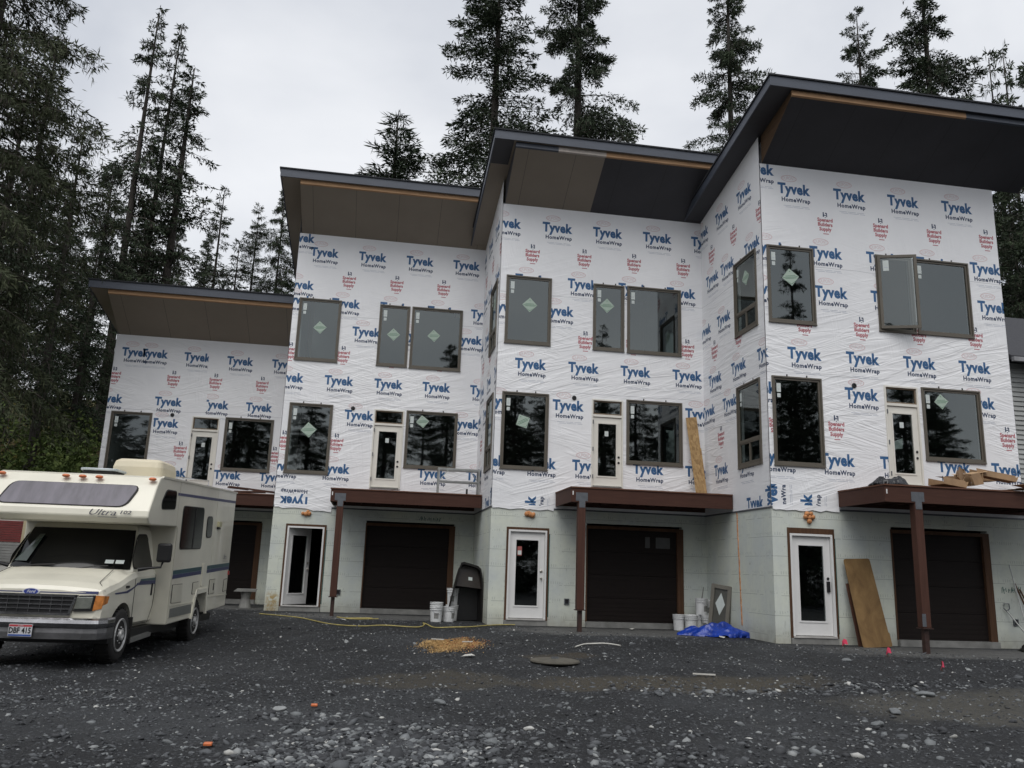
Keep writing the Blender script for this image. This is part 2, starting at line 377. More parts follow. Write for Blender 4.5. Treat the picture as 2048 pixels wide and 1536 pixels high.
def brand_T(mb, cx, cz, T, bounds, holes, rot=0, faint=1, clipx=None):
    """the three-line sheet print: oval stamp, big word, small word, fine print"""
    if clipx: bounds = (max(bounds[0], clipx[0]), min(bounds[1], clipx[1]), bounds[2], bounds[3])
    t = text_polys('Tyvek', .35, .016, spacing=1.04); w0, w1 = width(t); s = .82/(w1-w0)
    def o(dx, dz): return (cx+dx*math.cos(rot)-dz*math.sin(rot), cz+dx*math.sin(rot)+dz*math.cos(rot))
    a = o(-(w0+w1)/2*s, 0); put_text(mb, t, *a, .013, 1, T, bounds, holes, rot, s, 1.03)
    t = text_polys('HomeWrap', .155, .0065, spacing=1.12); w0, w1 = width(t); s = .72/(w1-w0)
    a = o(-(w0+w1)/2*s+.04, -.27); put_text(mb, t, *a, .013, 2, T, bounds, holes, rot, s, .92)
    if faint:
        t = text_polys('DUPONT', .12, .0, spacing=.95)
        oval = [[(.20*math.cos(k*math.pi/10)*q, .085*math.sin(k*math.pi/10)*q2) for k, q, q2 in ((j, 1, 1), (j+1, 1, 1), (j+1, .90, .82), (j, .90, .82))] for j in range(20)]
        a = o(-.12, .27)
        put_text(mb, oval, *a, .013, 4, T, bounds, holes, rot)
        w0, w1 = width(t); s = .32/(w1-w0); a = o(-.12-(w0+w1)/2*s, .27); put_text(mb, t, *a, .0135, 4, T, bounds, holes, rot, s, 1)
    for q in range(2):
        a = o(.02+.03*q, -.42-.035*q)
        put_text(mb, [rect_poly(-.30+.02*q, -.1, -.005, .005), rect_poly(-.08, .12+.05*q, -.005, .005), rect_poly(.15+.05*q, .33, -.005, .005)], *a, .013, 5, T, bounds, holes, rot)
def brand_S(mb, cx, cz, T, bounds, holes):
    for i, (wd, wdt) in enumerate((('Spenard', .39), ('Builders', .37), ('Supply', .31))):
        t = text_polys(wd, .125, .0055, spacing=1.02); w0, w1 = width(t); s = wdt/(w1-w0)
        put_text(mb, t, cx-(w0+w1)/2*s, cz+.10-.115*i, .013, 3, T, bounds, holes, 0, s, 1.0)
    # little walking-figure mark and line beneath
    mk = [rect_poly(-.05, -.02, .18, .30), rect_poly(.01, .055, .26, .29), rect_poly(.035, .06, .18, .27), rect_poly(-.02, .03, .21, .235), rect_poly(0, .02, .155, .18)]
    put_text(mb, mk, cx, cz, .013, 2, T, bounds, holes)
    put_text(mb, [rect_poly(-.07, .07, -.235, -.215)], cx+.01, cz-.02, .013, 3, T, bounds, holes)
WRAPM = None
def wall(mb, a0, a1, z0, ztop, holes, thick, T, off=0.0, mi=0, fr=1):
    """wall face with openings; ztop(a) gives the top edge"""
    xs = sorted({a0, a1, *[h[0] for h in holes], *[h[1] for h in holes]}); xs = [x for x in xs if a0 <= x <= a1]
    zmax = min(ztop(a0), ztop(a1)); zs = sorted({z0, *[h[2] for h in holes], *[h[3] for h in holes]}); zs = [z for z in zs if z0 <= z < zmax]
    zs.append(None)
    for i in range(len(xs)-1):
        for j in range(len(zs)-1):
            cx = (xs[i]+xs[i+1])/2; lo = zs[j]; hi = zs[j+1]
            mid = lo+.01
            if any(h[0] < cx < h[1] and h[2] <= mid < h[3] for h in holes): continue
            t0, t1 = (hi, hi) if hi is not None else (ztop(xs[i]), ztop(xs[i+1]))
            mb.add([(xs[i], -off, lo), (xs[i+1], -off, lo), (xs[i+1], -off, t1), (xs[i], -off, t0)], [(0, 1, 2, 3)], mi, T)
            mb.add([(xs[i], thick, lo), (xs[i+1], thick, lo), (xs[i+1], thick, t1), (xs[i], thick, t0)], [(3, 2, 1, 0)], mi, T)
    for h in holes:   # reveals
        x0, x1, b, t = h
        for q in (((x0, -off, b), (x0, thick, b), (x0, thick, t), (x0, -off, t)), ((x1, -off, b), (x1, -off, t), (x1, thick, t), (x1, thick, b)),
                  ((x0, -off, t), (x0, thick, t), (x1, thick, t), (x1, -off, t)), ((x0, -off, b), (x1, -off, b), (x1, thick, b), (x0, thick, b))):
            mb.add(q, [(0, 1, 2, 3)], mi, T)
    # outer rim
    mb.add([(a0, -off, z0), (a1, -off, z0), (a1, thick, z0), (a0, thick, z0)], [(0, 1, 2, 3)], mi, T)

# ------------------------------------------------------------------ window / door builders (front plane y = 0, outward -y)
def ring(mb, x0, x1, z0, z1, wd, y0, y1, mi=0, T=ID):
    mb.box(x0, x0+wd, y0, y1, z0, z1, mi, T); mb.box(x1-wd, x1, y0, y1, z0, z1, mi, T)
    mb.box(x0+wd, x1-wd, y0, y1, z1-wd, z1, mi, T); mb.box(x0+wd, x1-wd, y0, y1, z0, z0+wd, mi, T)
def diamond(parent, cx, cz, y, T, s=.15, tilt=0.0):
    mb = MB(); c, sn = math.cos(tilt), math.sin(tilt)
    def P(x, z, yy): return (cx+x*c-z*sn, yy, cz+x*sn+z*c)
    mb.add([P(-s, 0, y), P(0, -s, y), P(s, 0, y), P(0, s, y)], [(0, 1, 2, 3)], 0, T)
    for h, wv in ((-.028, .75), (.0, .9), (.032, .7)):
        ww = (s-abs(h))*wv
        mb.add([P(-ww, h-.007, y-.001), P(ww, h-.007, y-.001), P(ww, h+.007, y-.001), P(-ww, h+.007, y-.001)], [(0, 1, 2, 3)], 1, T)
    mb.add([P(-s*.8, -.055, y-.001), P(0, -s*.85, y-.001), P(s*.8, -.055, y-.001), P(0, -s*.75, y-.001)], [(0, 1, 2, 3)], 1, T)
    mb.add([P(-.02, s*.6, y-.001), P(.02, s*.6, y-.001), P(0, s*.75, y-.001)], [(0, 1, 2)], 1, T)
    return mb.build('sticker', [M_sticker, M_inkg], parent)
def small_stick(parent, x, z, w_, h, y, T):
    mb = MB(); mb.add([(x, y, z), (x+w_, y, z), (x+w_, y, z+h), (x, y, z+h)], [(0, 1, 2, 3)], 0, T)
    mb.add([(x+.02, y-.001, z+h*.3), (x+w_-.02, y-.001, z+h*.3), (x+w_-.02, y-.001, z+h*.36), (x+.02, y-.001, z+h*.36)], [(0, 1, 2, 3)], 1, T)
    return mb.build('sticker', [M_stickw, M_grey], parent)
def window(parent, x0, x1, z0, z1, T=ID, dia=None, small=True, slider=None, label=None, casement=False):
    mb = MB(); g = MB()
    ring(mb, x0, x1, z0, z1, .035, -.045, .03, 0, T)
    ring(mb, x0+.037, x1-.037, z0+.037, z1-.037, .045, -.022, .04, 0, T)
    mb.box(x0-.01, x1+.01, -.05, -.012, z0-.02, z0-.002, 0, T)
    if slider:   # fixed light above, two small sashes below
        zs = slider; mb.box(x0+.08, x1-.08, -.03, .03, zs-.035, zs+.035, 0, T)
        xm = (x0+x1)/2; ring(mb, x0+.084, xm-.002, z0+.084, zs-.037, .03, -.02, .02, 0, T); ring(mb, xm+.002, x1-.084, z0+.084, zs-.037, .03, -.026, .014, 0, T)
    for a in (.3, .7): mb.box(x0+(x1-x0)*a, x0+(x1-x0)*a+.03, -.02, -.012, z1, z1+.05, 1, T)
    o = mb.build('window', [M_frame, M_black], parent)
    if label: o['label'] = label
    y = .0
    if not casement:
        g.add([(x0+.08, y, z0+.08), (x1-.08, y, z0+.08), (x1-.08, y, z1-.08), (x0+.08, y, z1-.08)], [(0, 1, 2, 3)], 0, T)
        g.build('pane', M_glass, o)
        if dia: diamond(o, x0+(x1-x0)*dia[0], z0+(z1-z0)*dia[1], -.003, T, dia[2] if len(dia) > 2 else .2, dia[3] if len(dia) > 3 else .05)
        if small:
            small_stick(o, x0+.12, z1-.36, .10, .2, -.003, T); small_stick(o, x0+.13, z1-.48, .08, .09, -.003, T)
    return o
def glazed_leaf(mb, x0, x1, z0, z1, gx0, gx1, gz0, gz1, y0, y1, mi=0, T=ID):
    mb.box(x0, gx0, y0, y1, z0, z1, mi, T); mb.box(gx1, x1, y0, y1, z0, z1, mi, T)
    mb.box(gx0, gx1, y0, y1, z0, gz0, mi, T); mb.box(gx0, gx1, y0, y1, gz1, z1, mi, T)
    ring(mb, gx0-.03, gx1+.03, gz0-.03, gz1+.03, .035, y0-.012, y0, mi, T)
def upper_door(parent, x0, x1, z0=3.24, z1=5.5):
    """balcony door with a transom light above"""
    mb = MB(); ring(mb, x0, x1, z0, z1, .035, -.04, .10)
    mb.box(x0+.035, x1-.035, -.03, .08, 5.04, 5.10)
    lx0, lx1 = x0+.037, x1-.037
    glazed_leaf(mb, lx0, lx1, z0+.045, 5.03, lx0+.135, lx1-.135, z0+.28, 4.87, .0, .045)
    mb.box(lx0, lx1, -.05, .05, z0-.002, z0+.03, 1)
    for z in (4.9, 4.2, 3.5): mb.box(lx0-.012, lx0+.012, -.052, -.005, z-.05, z+.05, 2)
    o = mb.build('balcony_door', [M_cream, M_conc, M_steel], parent)
    tr = MB(); ring(tr, lx0, lx1, 5.102, z1-.037, .03, -.01, .04); tr.build('transom_frame', wood('transom_wood', (.17, .13, .09, 1), (.26, .2, .14, 1)), o)
    g = MB(); g.add([(lx0+.13, .02, z0+.27), (lx1-.13, .02, z0+.27), (lx1-.13, .02, 4.88), (lx0+.13, .02, 4.88)], [(0, 1, 2, 3)])
    g.add([(lx0+.03, .015, 5.13), (lx1-.03, .015, 5.13), (lx1-.03, .015, z1-.066), (lx0+.03, .015, z1-.066)], [(0, 1, 2, 3)])
    g.build('pane', M_glass, o)
    for z in (4.02, 3.88):
        h = MB(); h.lathe([(.026, 0), (.03, -.012), (.018, -.02)], 12, (lx1-.07, -.001, z), 'y'); h.build('lock_bore', M_black, o)
    small_stick(o, (lx0+lx1)/2-.06, 4.55, .10, .13, .015, ID)
    if x0 > 2.7:
        pp = MB(); pp.add([(lx0+.16, .03, 4.05), (lx0+.36, .03, 4.08), (lx0+.38, .03, 4.32), (lx0+.17, .03, 4.24)], [(0, 1, 2, 3)]); pp.build('sheet_of_paper', M_stickw, o)
    return o
def lower_door(parent, x0, x1, z1=2.1, open_=0, knob=None, note=None):
    fr = MB(); ring_w = .045
    fr.box(x0, x0+ring_w, -.03, .12, 0, z1); fr.box(x1-ring_w, x1, -.03, .12, 0, z1); fr.box(x0+ring_w, x1-ring_w, -.03, .12, z1-ring_w, z1)
    fr.box(x0, x1, -.05, .12, -.035, -.001, 1)
    o = fr.build('entry_door', [M_white, pm('door_sill', (.42, .41, .39), .5)], parent)
    lf = MB(); L = (x1-x0)-2*ring_w-.01
    glazed_leaf(lf, 0, L, .012, z1-ring_w-.006, .15, L-.15, .30, 1.86, 0, .045)
    T = Matrix.Translation((x0+ring_w+.005, .03, 0)) @ Matrix.Rotation(open_, 4, 'Z')
    leaf = lf.build('door_leaf', M_white, o); leaf.matrix_local = T
    g = MB(); g.add([(.145, .02, .295), (L-.145, .02, .295), (L-.145, .02, 1.865), (.145, .02, 1.865)], [(0, 1, 2, 3)]);
    gp = g.build('door_glass', M_glass, o); gp.matrix_local = T
    k = MB(); k2 = MB(); km = M_steel if knob != 'black' else M_black
    if knob == 'black':
        k.lathe([(.028, 0), (.03, -.02), (.02, -.03)], 12, (L-.07, 0, 1.18), 'y'); k2.box(L-.105, L-.035, -.035, 0, .90, 1.12)
    else:
        k.lathe([(.035, 0), (.035, -.015), (.02, -.025)], 14, (L-.07, 0, 1.12), 'y'); k2.lathe([(.03, 0), (.014, -.02), (.03, -.05), (.02, -.065)], 14, (L-.07, 0, .95), 'y')
    hm = km if knob == 'black' else pm('satin_nickel', (.5, .48, .44), .3, .05, metal=.9)
    k.build('deadbolt', hm, o, bevel=.004).matrix_local = T; k2.build('door_handle', hm, o, bevel=.004).matrix_local = T
    if note:
        s = MB(); s.add([(.19, .012, 1.48), (.30, .012, 1.48), (.30, .012, 1.70), (.19, .012, 1.70)], [(0, 1, 2, 3)]); s.add([(.2, .011, 1.5), (.29, .011, 1.5), (.29, .011, 1.6), (.2, .011, 1.6)], [(0, 1, 2, 3)], 1)
        so_ = s.build('notice', [pm('notice_red', (.35, .10, .09), .6), M_stickw], o); so_.matrix_local = T
    return o
def buck(parent, x0, x1, z0, z1, wl, wr, wt, ragged=True):
    mb = MB()
    mb.box(x0-wl, x0-.002, -.022, .12, z0, z1+wt); mb.box(x1+.002, x1+wr, -.022, .12, z0, z1+wt); mb.box(x0-.002, x1+.002, -.02, .12, z1+.002, z1+wt)
    return mb.build('rough_buck', M_buck, parent)

# ------------------------------------------------------------------ ground height
def sstep(t): t = np.clip(t, 0, 1); return t*t*(3-2*t)
def gz(x, y):
    t = y+.613*x+.27
    return -.16-.27*sstep((-t/1.173+.2)/8)
def hill_z(x, y):
    """wooded slope rising behind and to the left of the row"""
    x = np.asarray(x, float); y = np.asarray(y, float)
    edge = np.interp(x, [-80, -26, -18.2, -17.2, -16, 10, 60], [4, 8, 9.5, 12, 20.5, 22, 22])
    d = np.maximum(y-edge, np.minimum(-27-x, y+16)*.8)
    dd = np.clip(d, 0, None)
    return -.6+16*(1-np.exp(-dd*.62/16))+.3*np.sin(x*.9+1)*np.sin(y*.7)*np.clip(dd*.3, 0, 1)

# ------------------------------------------------------------------ the row of four townhouses
XK = [-16.799, -11.12, -5.547, 0.0]; YK = [10.214, 6.984, 3.574, 0.0]; WK = [5.679, 5.573, 5.547, 6.085]
CT = [7.985, 10.66, 10.66, 10.66]; CB = 2.674; SL = .218; DEP = 10.0
CFG = [
 dict(label='shortest townhouse at the far left end, two storeys of house wrap behind the motorhome',
      T=[(7.42, [.62], (0.0, .98)), (7.42, [1.19], (.83, 1.7)), (7.40, [2.5], (1.9, 2.84)), (7.37, [3.82, 5.22], None), (5.9, [.02, 1.79, 4.55], None), (5.9, [3.21], (2.93, 3.9)), (5.22, [1.77], (1.42, 3)), (3.7, [.8, 2.17, 3.81, 5.18], None)],
      S=[(6.62, [.08, 1.85, 3.13, 4.57]), (4.38, [2.31, 5.16, .9])], rot=None, hole=(1.958, 5.5),
      up=[], ml=(.16, 1.37, 3.57, 5.52), door=(2.57, 3.40), mr=(3.57, 5.06, 3.86, 5.53), g=(2.55, 4.85), l=(.43, 1.40), sof=0, wood_x=(.05, 6), dov=1.6, lov=.47),
 dict(label='townhouse second from the left, its ground-floor entry door standing open',
      T=[(10.1, [.76, 2.17, 3.58, 4.99], None), (10.5, [.03], None), (9.04, [.13], None), (8.58, [.13, 1.5, 2.9, 4.3, 5.6], None), (7.76, [.75, 2.15, 3.6, 5.16], None), (6.25, [.08, 1.48, 2.89, 4.28, 5.68], None), (5.28, [2.12], (1.65, 3)), (5.22, [5.17], None), (3.72, [.13, 1.57, 4.29, 5.68], None)],
      S=[(9.28, [1.53, 2.93, 4.33]), (7.0, [.04, 1.53, 2.93, 4.33]), (4.43, [.1, 1.54])], rot=('up', .55, 2.78), hole=(1.934, 5.48),
      up=[(.17, 1.38, 6.80, 8.66, (.53, .54, .19, .1)), (2.49, 3.38, 6.80, 8.65, (.5, .52, .19, .05)), (3.44, 4.95, 6.79, 8.66, (.45, .55, .19, .1))],
      ml=(.17, 1.38, 3.56, 5.54), door=(2.54, 3.40), mr=(3.46, 4.95, 3.87, 5.52), g=(2.57, 4.87), l=(.43, 1.42), sof=0, wood_x=(.05, 6), dov=1.6, lov=.47),
 dict(label='townhouse third from the left, between two decks, with a two-tone soffit under its roof',
      T=[(10.1, [.09, 1.49, 2.88, 4.28, 5.66], None), (8.57, [.8, 2.21, 3.6, 4.95], None), (7.78, [.17, 1.57, 2.97, 4.37], None), (6.29, [.87, 2.27, 3.67, 5.09], None), (5.27, [.2, 1.88, 5.43], None), (3.75, [-.1, 1.19, 2.42, 4.01, 5.41], None)],
      S=[(9.28, [.83, 2.24, 3.62, 5.01]), (7.0, [2.3, 5.1, 3.6])], rot=('side', .98, 2.88), hole=(2.03, 5.49),
      up=[(.16, 1.37, 6.83, 8.66, (.53, .58, .2, 0)), (2.50, 3.35, 6.82, 8.63, (.45, .68, .2, 0)), (3.43, 4.93, 6.81, 8.65, None)],
      ml=(.16, 1.37, 3.59, 5.54), door=(2.50, 3.33), mr=(3.42, 4.93, 3.88, 5.54), g=(2.44, 4.76), l=(.45, 1.41), sof=2, wood_x=(.05, 6), dov=1.6, lov=.47),
 dict(label='townhouse at the right end, nearest and tallest, with an open casement window and charcoal soffit',
      T=[(10.08, [.84, 2.25, 3.65, 5.08], None), (10.5, [-.06], None), (8.56, [.17, 1.57, 3.0, 4.3, 5.7], None), (7.55, [.01], None), (7.6, [1.65, 3.05, 4.4, 5.81], None), (6.08, [-.35, .92, 2.34, 3.76, 5.17], None), (5.24, [-.2, 2.26, 5.2], None), (3.72, [.19, 1.59, 3.02, 4.42, 5.77], None)],
      S=[(9.29, [1.59, 3.01, 4.41, 5.8]), (6.78, [.95, 2.36, 3.8, 5.26]), (4.43, [.2, 1.6, 5.85])], rot=('side', .82, 2.9), hole=(2.08, 5.44),
      up=[(.09, 1.24, 6.79, 8.63, (.5, .60, .21, .15)), (2.80, 3.74, 6.79, 8.65, 'casement'), (3.78, 5.22, 6.80, 8.65, None)],
      ml=(.10, 1.285, 3.555, 5.535), door=(2.81, 3.64), mr=(3.735, 5.225, 3.85, 5.52), g=(2.78, 4.96), l=(.385, 1.36), sof=1, wood_x=(.05, 4.3), dov=1.6, lov=.47),
]
units = []
for k, c in enumerate(CFG):
    U = empty('townhouse', (XK[k], YK[k], -.16), 0, c['label'], 'townhouse')
    B = empty('tmp', (0, 0, 0)); bpy.data.objects.remove(B)
    T0 = Matrix.Translation((0, 0, .16))          # parts are modelled with z = 0 at door sill level
    W = WK[k]; ct = CT[k]
    def part(mb, name, mats, **kw):
        o = mb.build(name, mats, U, **kw); o.location = (0, 0, .16); return o
    # ---- front wall: wrap above, foam block below
    holes = [h[:4] for h in c['up']]+[c['ml'], c['mr'], (c['door'][0], c['door'][1], 3.24, 5.5)]
    mb = MB(); wall(mb, 0, W, CB-.03, lambda a: ct, holes, .16, ID, .012)
    bd = (0.0, W, CB, ct)
    for z, us, cx in c['T']:
        for u in us:
            if cx and cx[0] > .01 or True:
                brand_T(mb, u, z, ID, bd, holes, 0, z > 4 or k < 3, cx)
    for z, us in c['S']:
        for u in us: brand_S(mb, u, z, ID, bd, holes)
    if c['rot']:
        kind, u, z = c['rot']; b2 = (0, W if kind == 'up' else 1.5, CB, 3.13)
        brand_T(mb, u, z+(.0 if kind == 'up' else -.35), ID, b2, holes, math.pi if kind == 'up' else math.pi/2, 0)
        if k == 3: brand_T(mb, .02, z-.1, ID, b2, holes, math.pi/2, 0)
    part(mb, 'wrapped_wall', [M_wrap, M_blue, M_navy, M_red, M_pink, M_grey])
    lh = [(c['l'][0]-.05, c['l'][1]+.05, -.9, 2.16), (c['g'][0]-.02, c['g'][1]+.14, -.9, 2.33)]
    mb = MB(); wall(mb, 0, W, -.9, lambda a: CB-.03, lh, .2, ID)
    if k in (1, 3):
        sx0, sz0, n_s = ((4.0, 2.40, 11), (5.33, 1.02, 9))[k == 3]
        rr_ = random.Random(k)
        for q in range(n_s):
            x_ = sx0+q*.055; ww = rr_.uniform(.012, .02); dx_ = rr_.uniform(-.03, .05); h0, h1 = rr_.uniform(-.03, .01), rr_.uniform(.07, .13)
            mb.add([(x_, -.003, sz0+h0), (x_+ww, -.003, sz0+h0), (x_+ww+dx_, -.003, sz0+h1), (x_+dx_, -.003, sz0+h1)], [(0, 1, 2, 3)], 1)
            if q % 2: mb.add([(x_+dx_*.5, -.0035, sz0+.04), (x_+dx_*.5+.05, -.0035, sz0+.05), (x_+dx_*.5+.05, -.0035, sz0+.065), (x_+dx_*.5, -.0035, sz0+.055)], [(0, 1, 2, 3)], 1)
    part(mb, 'foam_block_wall', [M_foam, M_greenpaint])
    # ---- left flank
    ext = DEP if k == 0 else YK[k-1]-YK[k]+.3
    a0 = -ext
    sh = []
    if k == 0: sh = []
    else: sh = [(-1.5, -.30, 6.80, 8.66), (-1.51, -.30, 3.62, 5.56)]
    mb = MB(); wall(mb, a0, 0.0, CB-.03, lambda a: ct+.692+.187*a, sh, .14, SIDE, .012)
    bd = (a0, 0.0, CB, ct-.7)
    rows = [(10.3, [-.85, -2.16, -3.46]), (8.8, [-.5, -1.9, -2.85]), (7.5, [-2.19, -3.4, -.8]), (6.07, [-1.4, -2.8, -4.2, 0.0]), (5.3, [-1.95, -3.25]), (3.71, [-2.54, -1.15, -3.9])]
    for z, us in rows:
        for u in us: brand_T(mb, u, z, SIDE, (a0, 0, CB, ct-.2 if z < 10 else ct+.3), sh, 0, 1)
    for z, us in [(9.45, [-.05, -1.48, -2.85]), (6.8, [-1.36, -2.79]), (4.5, [-2.5, -3.9])]:
        for u in us: brand_S(mb, u, z, SIDE, bd, sh)
    brand_T(mb, -.75, 2.76, SIDE, (a0, 0, CB, 3.1), sh, 0, 0); brand_T(mb, -.08, 2.75, SIDE, (a0, 0, CB, 3.1), sh, math.pi/2, 0)
    part(mb, 'wrapped_side_wall', [M_wrap, M_blue, M_navy, M_red, M_pink, M_grey])
    mb = MB(); wall(mb, a0, 0.0, -.9, lambda a: CB-.03, [], .2, SIDE)
    part(mb, 'foam_block_side_wall', M_foam)
    # flashing between foam and wrap
    mb = MB(); mb.box(-.012, W, -.018, .02, CB-.055, CB-.02); mb.box(-.018, .02, .02, ext, CB-.055, CB-.02)
    part(mb, 'flashing_strip', M_steel)
    # ragged lower hem of the wrap hanging over the foam
    rr_ = random.Random(40+k); mb = MB(); a_ = .02; prev = CB-.07; hem_end = 1.56 if k else .9
    while a_ < hem_end:
        nx_ = min(a_+.06+.16*rr_.random(), hem_end); nz = CB-.055-.05*rr_.random()-(.07 if (k == 1 and a_ > .8) else 0)
        mb.add([(a_, -.024, prev), (nx_, -.026, nz), (nx_, -.020, CB+.03), (a_, -.020, CB+.03)], [(0, 1, 2, 3)]); a_, prev = nx_, nz
    part(mb, 'wrap_hem', M_wrap)
    # ---- inside and rear shell
    mb = MB()
    mb.box(.2, W-.02, .25, DEP-.2, 2.78, 2.98, 0); 
    if k: mb.box(.2, W-.02, .25, DEP-.2, 6.05, 6.35, 0)
    mb.box(.2, W-.04, 4.6, 4.72, 2.98, ct-.25, 0)
    mb.prism([(.25, 2.98), (DEP-.12, 2.98), (DEP-.12, ct+.68-.187*DEP), (.25, ct+.65)], 'x', W-.12, W-.02, 0); mb.box(0, W, DEP-.1, DEP, -.5, ct+.68-.187*DEP, 0)
    mb.box(.2, W-.2, .25, 6, -.12, -.04, 1); mb.box(.2, W-.2, 5.9, 6, -.04, 2.78, 1)
    mb.box(1.7, 1.8, .25, 2.8, -.04, 2.78, 1)
    mb.box(W-.1, W, .25, DEP, -.9, 2.7, 1)
    if k: mb.box(.2, W-.14, 2.3, 2.38, 6.36, 8.2, 0) if False else None
    part(mb, 'interior_wall', [M_drywall, M_darkint])
    if k == 0:
        pass
    # ---- roof: sloping slab, inner soffit box, wood strip
    d, lo = c['dov'], c['lov']; r1 = W-.003 if k < 3 else W+.75
    zs = lambda y: ct+.70-.187*y
    mb = MB()
    mb.add([(-lo, -d, zs(-d)), (r1, -d, zs(-d)), (r1, DEP+.4, zs(DEP+.4)), (-lo, DEP+.4, zs(DEP+.4)),
            (-lo, -d, zs(-d)+.20), (r1, -d, zs(-d)+.20), (r1, DEP+.4, zs(DEP+.4)+.20), (-lo, DEP+.4, zs(DEP+.4)+.20)],
           [(0, 1, 2, 3), (7, 6, 5, 4)], 0)
    so_m = {0: M_soffb, 1: M_soffd, 2: M_soffb}[c['sof']]
    ro = part(mb, 'roof', [so_m, M_shingle])
    ro.data.polygons[1].material_index = 1
    def sub(mb, name, mats, par, **kw): return mb.build(name, mats, par, **kw)
    if c['sof'] == 2:     # dark panel on the front part of the flank soffit
        m2 = MB(); m2.add([(-lo+.003, -d, zs(-d)-.004), (.0, -d, zs(-d)-.004), (.0, -.62, zs(-.62)-.004), (-lo+.003, -.62, zs(-.62)-.004)], [(0, 1, 2, 3)]); sub(m2, 'soffit_panel', M_soffd, ro, )
    fs = MB(); zf = zs(-d)
    fs.box(-lo-.03, r1, -d-.03, -d, zf-.02, zf+.21)      # front fascia board
    L = DEP+.4+d
    for x0, x1 in ((-lo-.03, -lo),)+(((r1, r1+.03),) if k == 3 else ()):
        fs.add([(x0, -d, zf-.02), (x1, -d, zf-.02), (x1, DEP+.4, zs(DEP+.4)-.02), (x0, DEP+.4, zs(DEP+.4)-.02),
                (x0, -d, zf+.21), (x1, -d, zf+.21), (x1, DEP+.4, zs(DEP+.4)+.21), (x0, DEP+.4, zs(DEP+.4)+.21)],
               [(0, 3, 2, 1), (4, 5, 6, 7), (0, 1, 5, 4), (1, 2, 6, 5), (2, 3, 7, 6), (3, 0, 4, 7)])
    sub(fs, 'fascia', M_trimdark, ro)
    sg = MB(); sg.add([(-lo-.06, -d-.06, zf+.212), (r1+.03, -d-.06, zf+.212), (r1+.03, DEP+.42, zs(DEP+.42)+.212), (-lo-.06, DEP+.42, zs(DEP+.42)+.212),
                       (-lo-.06, -d-.06, zf+.25), (r1+.03, -d-.06, zf+.25), (r1+.03, DEP+.42, zs(DEP+.42)+.25), (-lo-.06, DEP+.42, zs(DEP+.42)+.25)],
                      [(0, 3, 2, 1), (4, 5, 6, 7), (0, 1, 5, 4), (1, 2, 6, 5), (2, 3, 7, 6), (3, 0, 4, 7)])
    sub(sg, 'shingle_edge', M_shingle, ro)
    wx0, wx1 = max(c['wood_x'][0], -.03), min(c['wood_x'][1], r1-.01); e = -d+.06
    zi = lambda y: ct-.56*y
    st = MB(); x_a = wx0
    def strip(xa, xb, mi):
        st.add([(xa, e, zi(e)), (xb, e, zi(e)), (xb, e+.04, zi(e+.04)), (xa, e+.04, zi(e+.04)), (xa, e, zs(e)-.003), (xb, e, zs(e)-.003), (xb, e+.04, zs(e+.04)-.003), (xa, e+.04, zs(e+.04)-.003)],
               [(0, 3, 2, 1), (4, 5, 6, 7), (0, 1, 5, 4), (1, 2, 6, 5), (2, 3, 7, 6), (3, 0, 4, 7)], mi)
    if k == 2: strip(wx0, 1.15, 1); strip(1.15, 2.4, 2); strip(2.4, wx1, 0)
    elif k == 3: strip(wx0, 4.3, 0); strip(4.3, r1-.01, 1)
    else: strip(wx0, wx1, 0)
    sub(st, 'eave_strip', [M_lumber, M_trimdark, M_primed], ro)
    xr = r1-.01
    ib = MB()
    def slab(xa, xb, mi):
        ib.add([(xa, e+.04, zi(e+.04)+.002), (xb, e+.04, zi(e+.04)+.002), (xb, 0, ct+.002), (xa, 0, ct+.002)], [(0, 1, 2, 3)], mi)
    if k == 2: slab(wx0, 2.38, 0); slab(2.38, xr, 1)
    else: slab(wx0, xr, 1 if k == 3 else 0)
    ib.add([(wx0, e+.04, zi(e+.04)), (wx0, -.014, ct), (wx0, -.014, zs(-.014)-.003), (wx0, e+.04, zs(e+.04)-.003)], [(0, 1, 2, 3)], 2 if k == 3 else (1 if k == 2 else 0))
    sub(ib, 'soffit_box', [M_soffb, M_soffd, wood('weathered_lumber', (.075, .045, .026, 1), (.15, .09, .05, 1), (1.5, 2, 30))], ro)
    # ---- windows and doors
    for h in c['up']:
        if h[4] == 'casement':
            wo_ = window(U, *h[:4], casement=True, label='casement window with its sash swung open'); wo_.location = (0, 0, .16)
            Tm = Matrix.Translation((h[0]+.04, -.03, 0)) @ Matrix.Rotation(R(-19), 4, 'Z')
            L = h[1]-h[0]-.08; ss_ = MB(); ring(ss_, 0, L, h[2]+.04, h[3]-.04, .065, -.045, -.005)
            s_o = ss_.build('sash', M_frame, wo_); s_o.matrix_local = Tm
            g = MB(); g.add([(.06, -.02, h[2]+.1), (L-.06, -.02, h[2]+.1), (L-.06, -.02, h[3]-.1), (.06, -.02, h[3]-.1)], [(0, 1, 2, 3)])
            p_o = g.build('pane', M_glass, wo_); p_o.matrix_local = Tm
            st_o = small_stick(wo_, .12, h[3]-.42, .13, .26, -.023, ID); st_o.matrix_local = Tm
        else:
            window(U, *h[:4], dia=h[4]).location = (0, 0, .16)
    dl = {0: None, 1: (.48, .62, .22, .1), 2: (.46, .62, .2, .5), 3: None}[k]; dr_ = {0: None, 1: (.32, .82, .19, .15), 2: None, 3: (.34, .82, .18, .1)}[k]
    window(U, c['ml'][0], c['ml'][1], c['ml'][2], c['ml'][3], dia=dl).location = (0, 0, .16)
    window(U, *c['mr'], dia=dr_).location = (0, 0, .16)
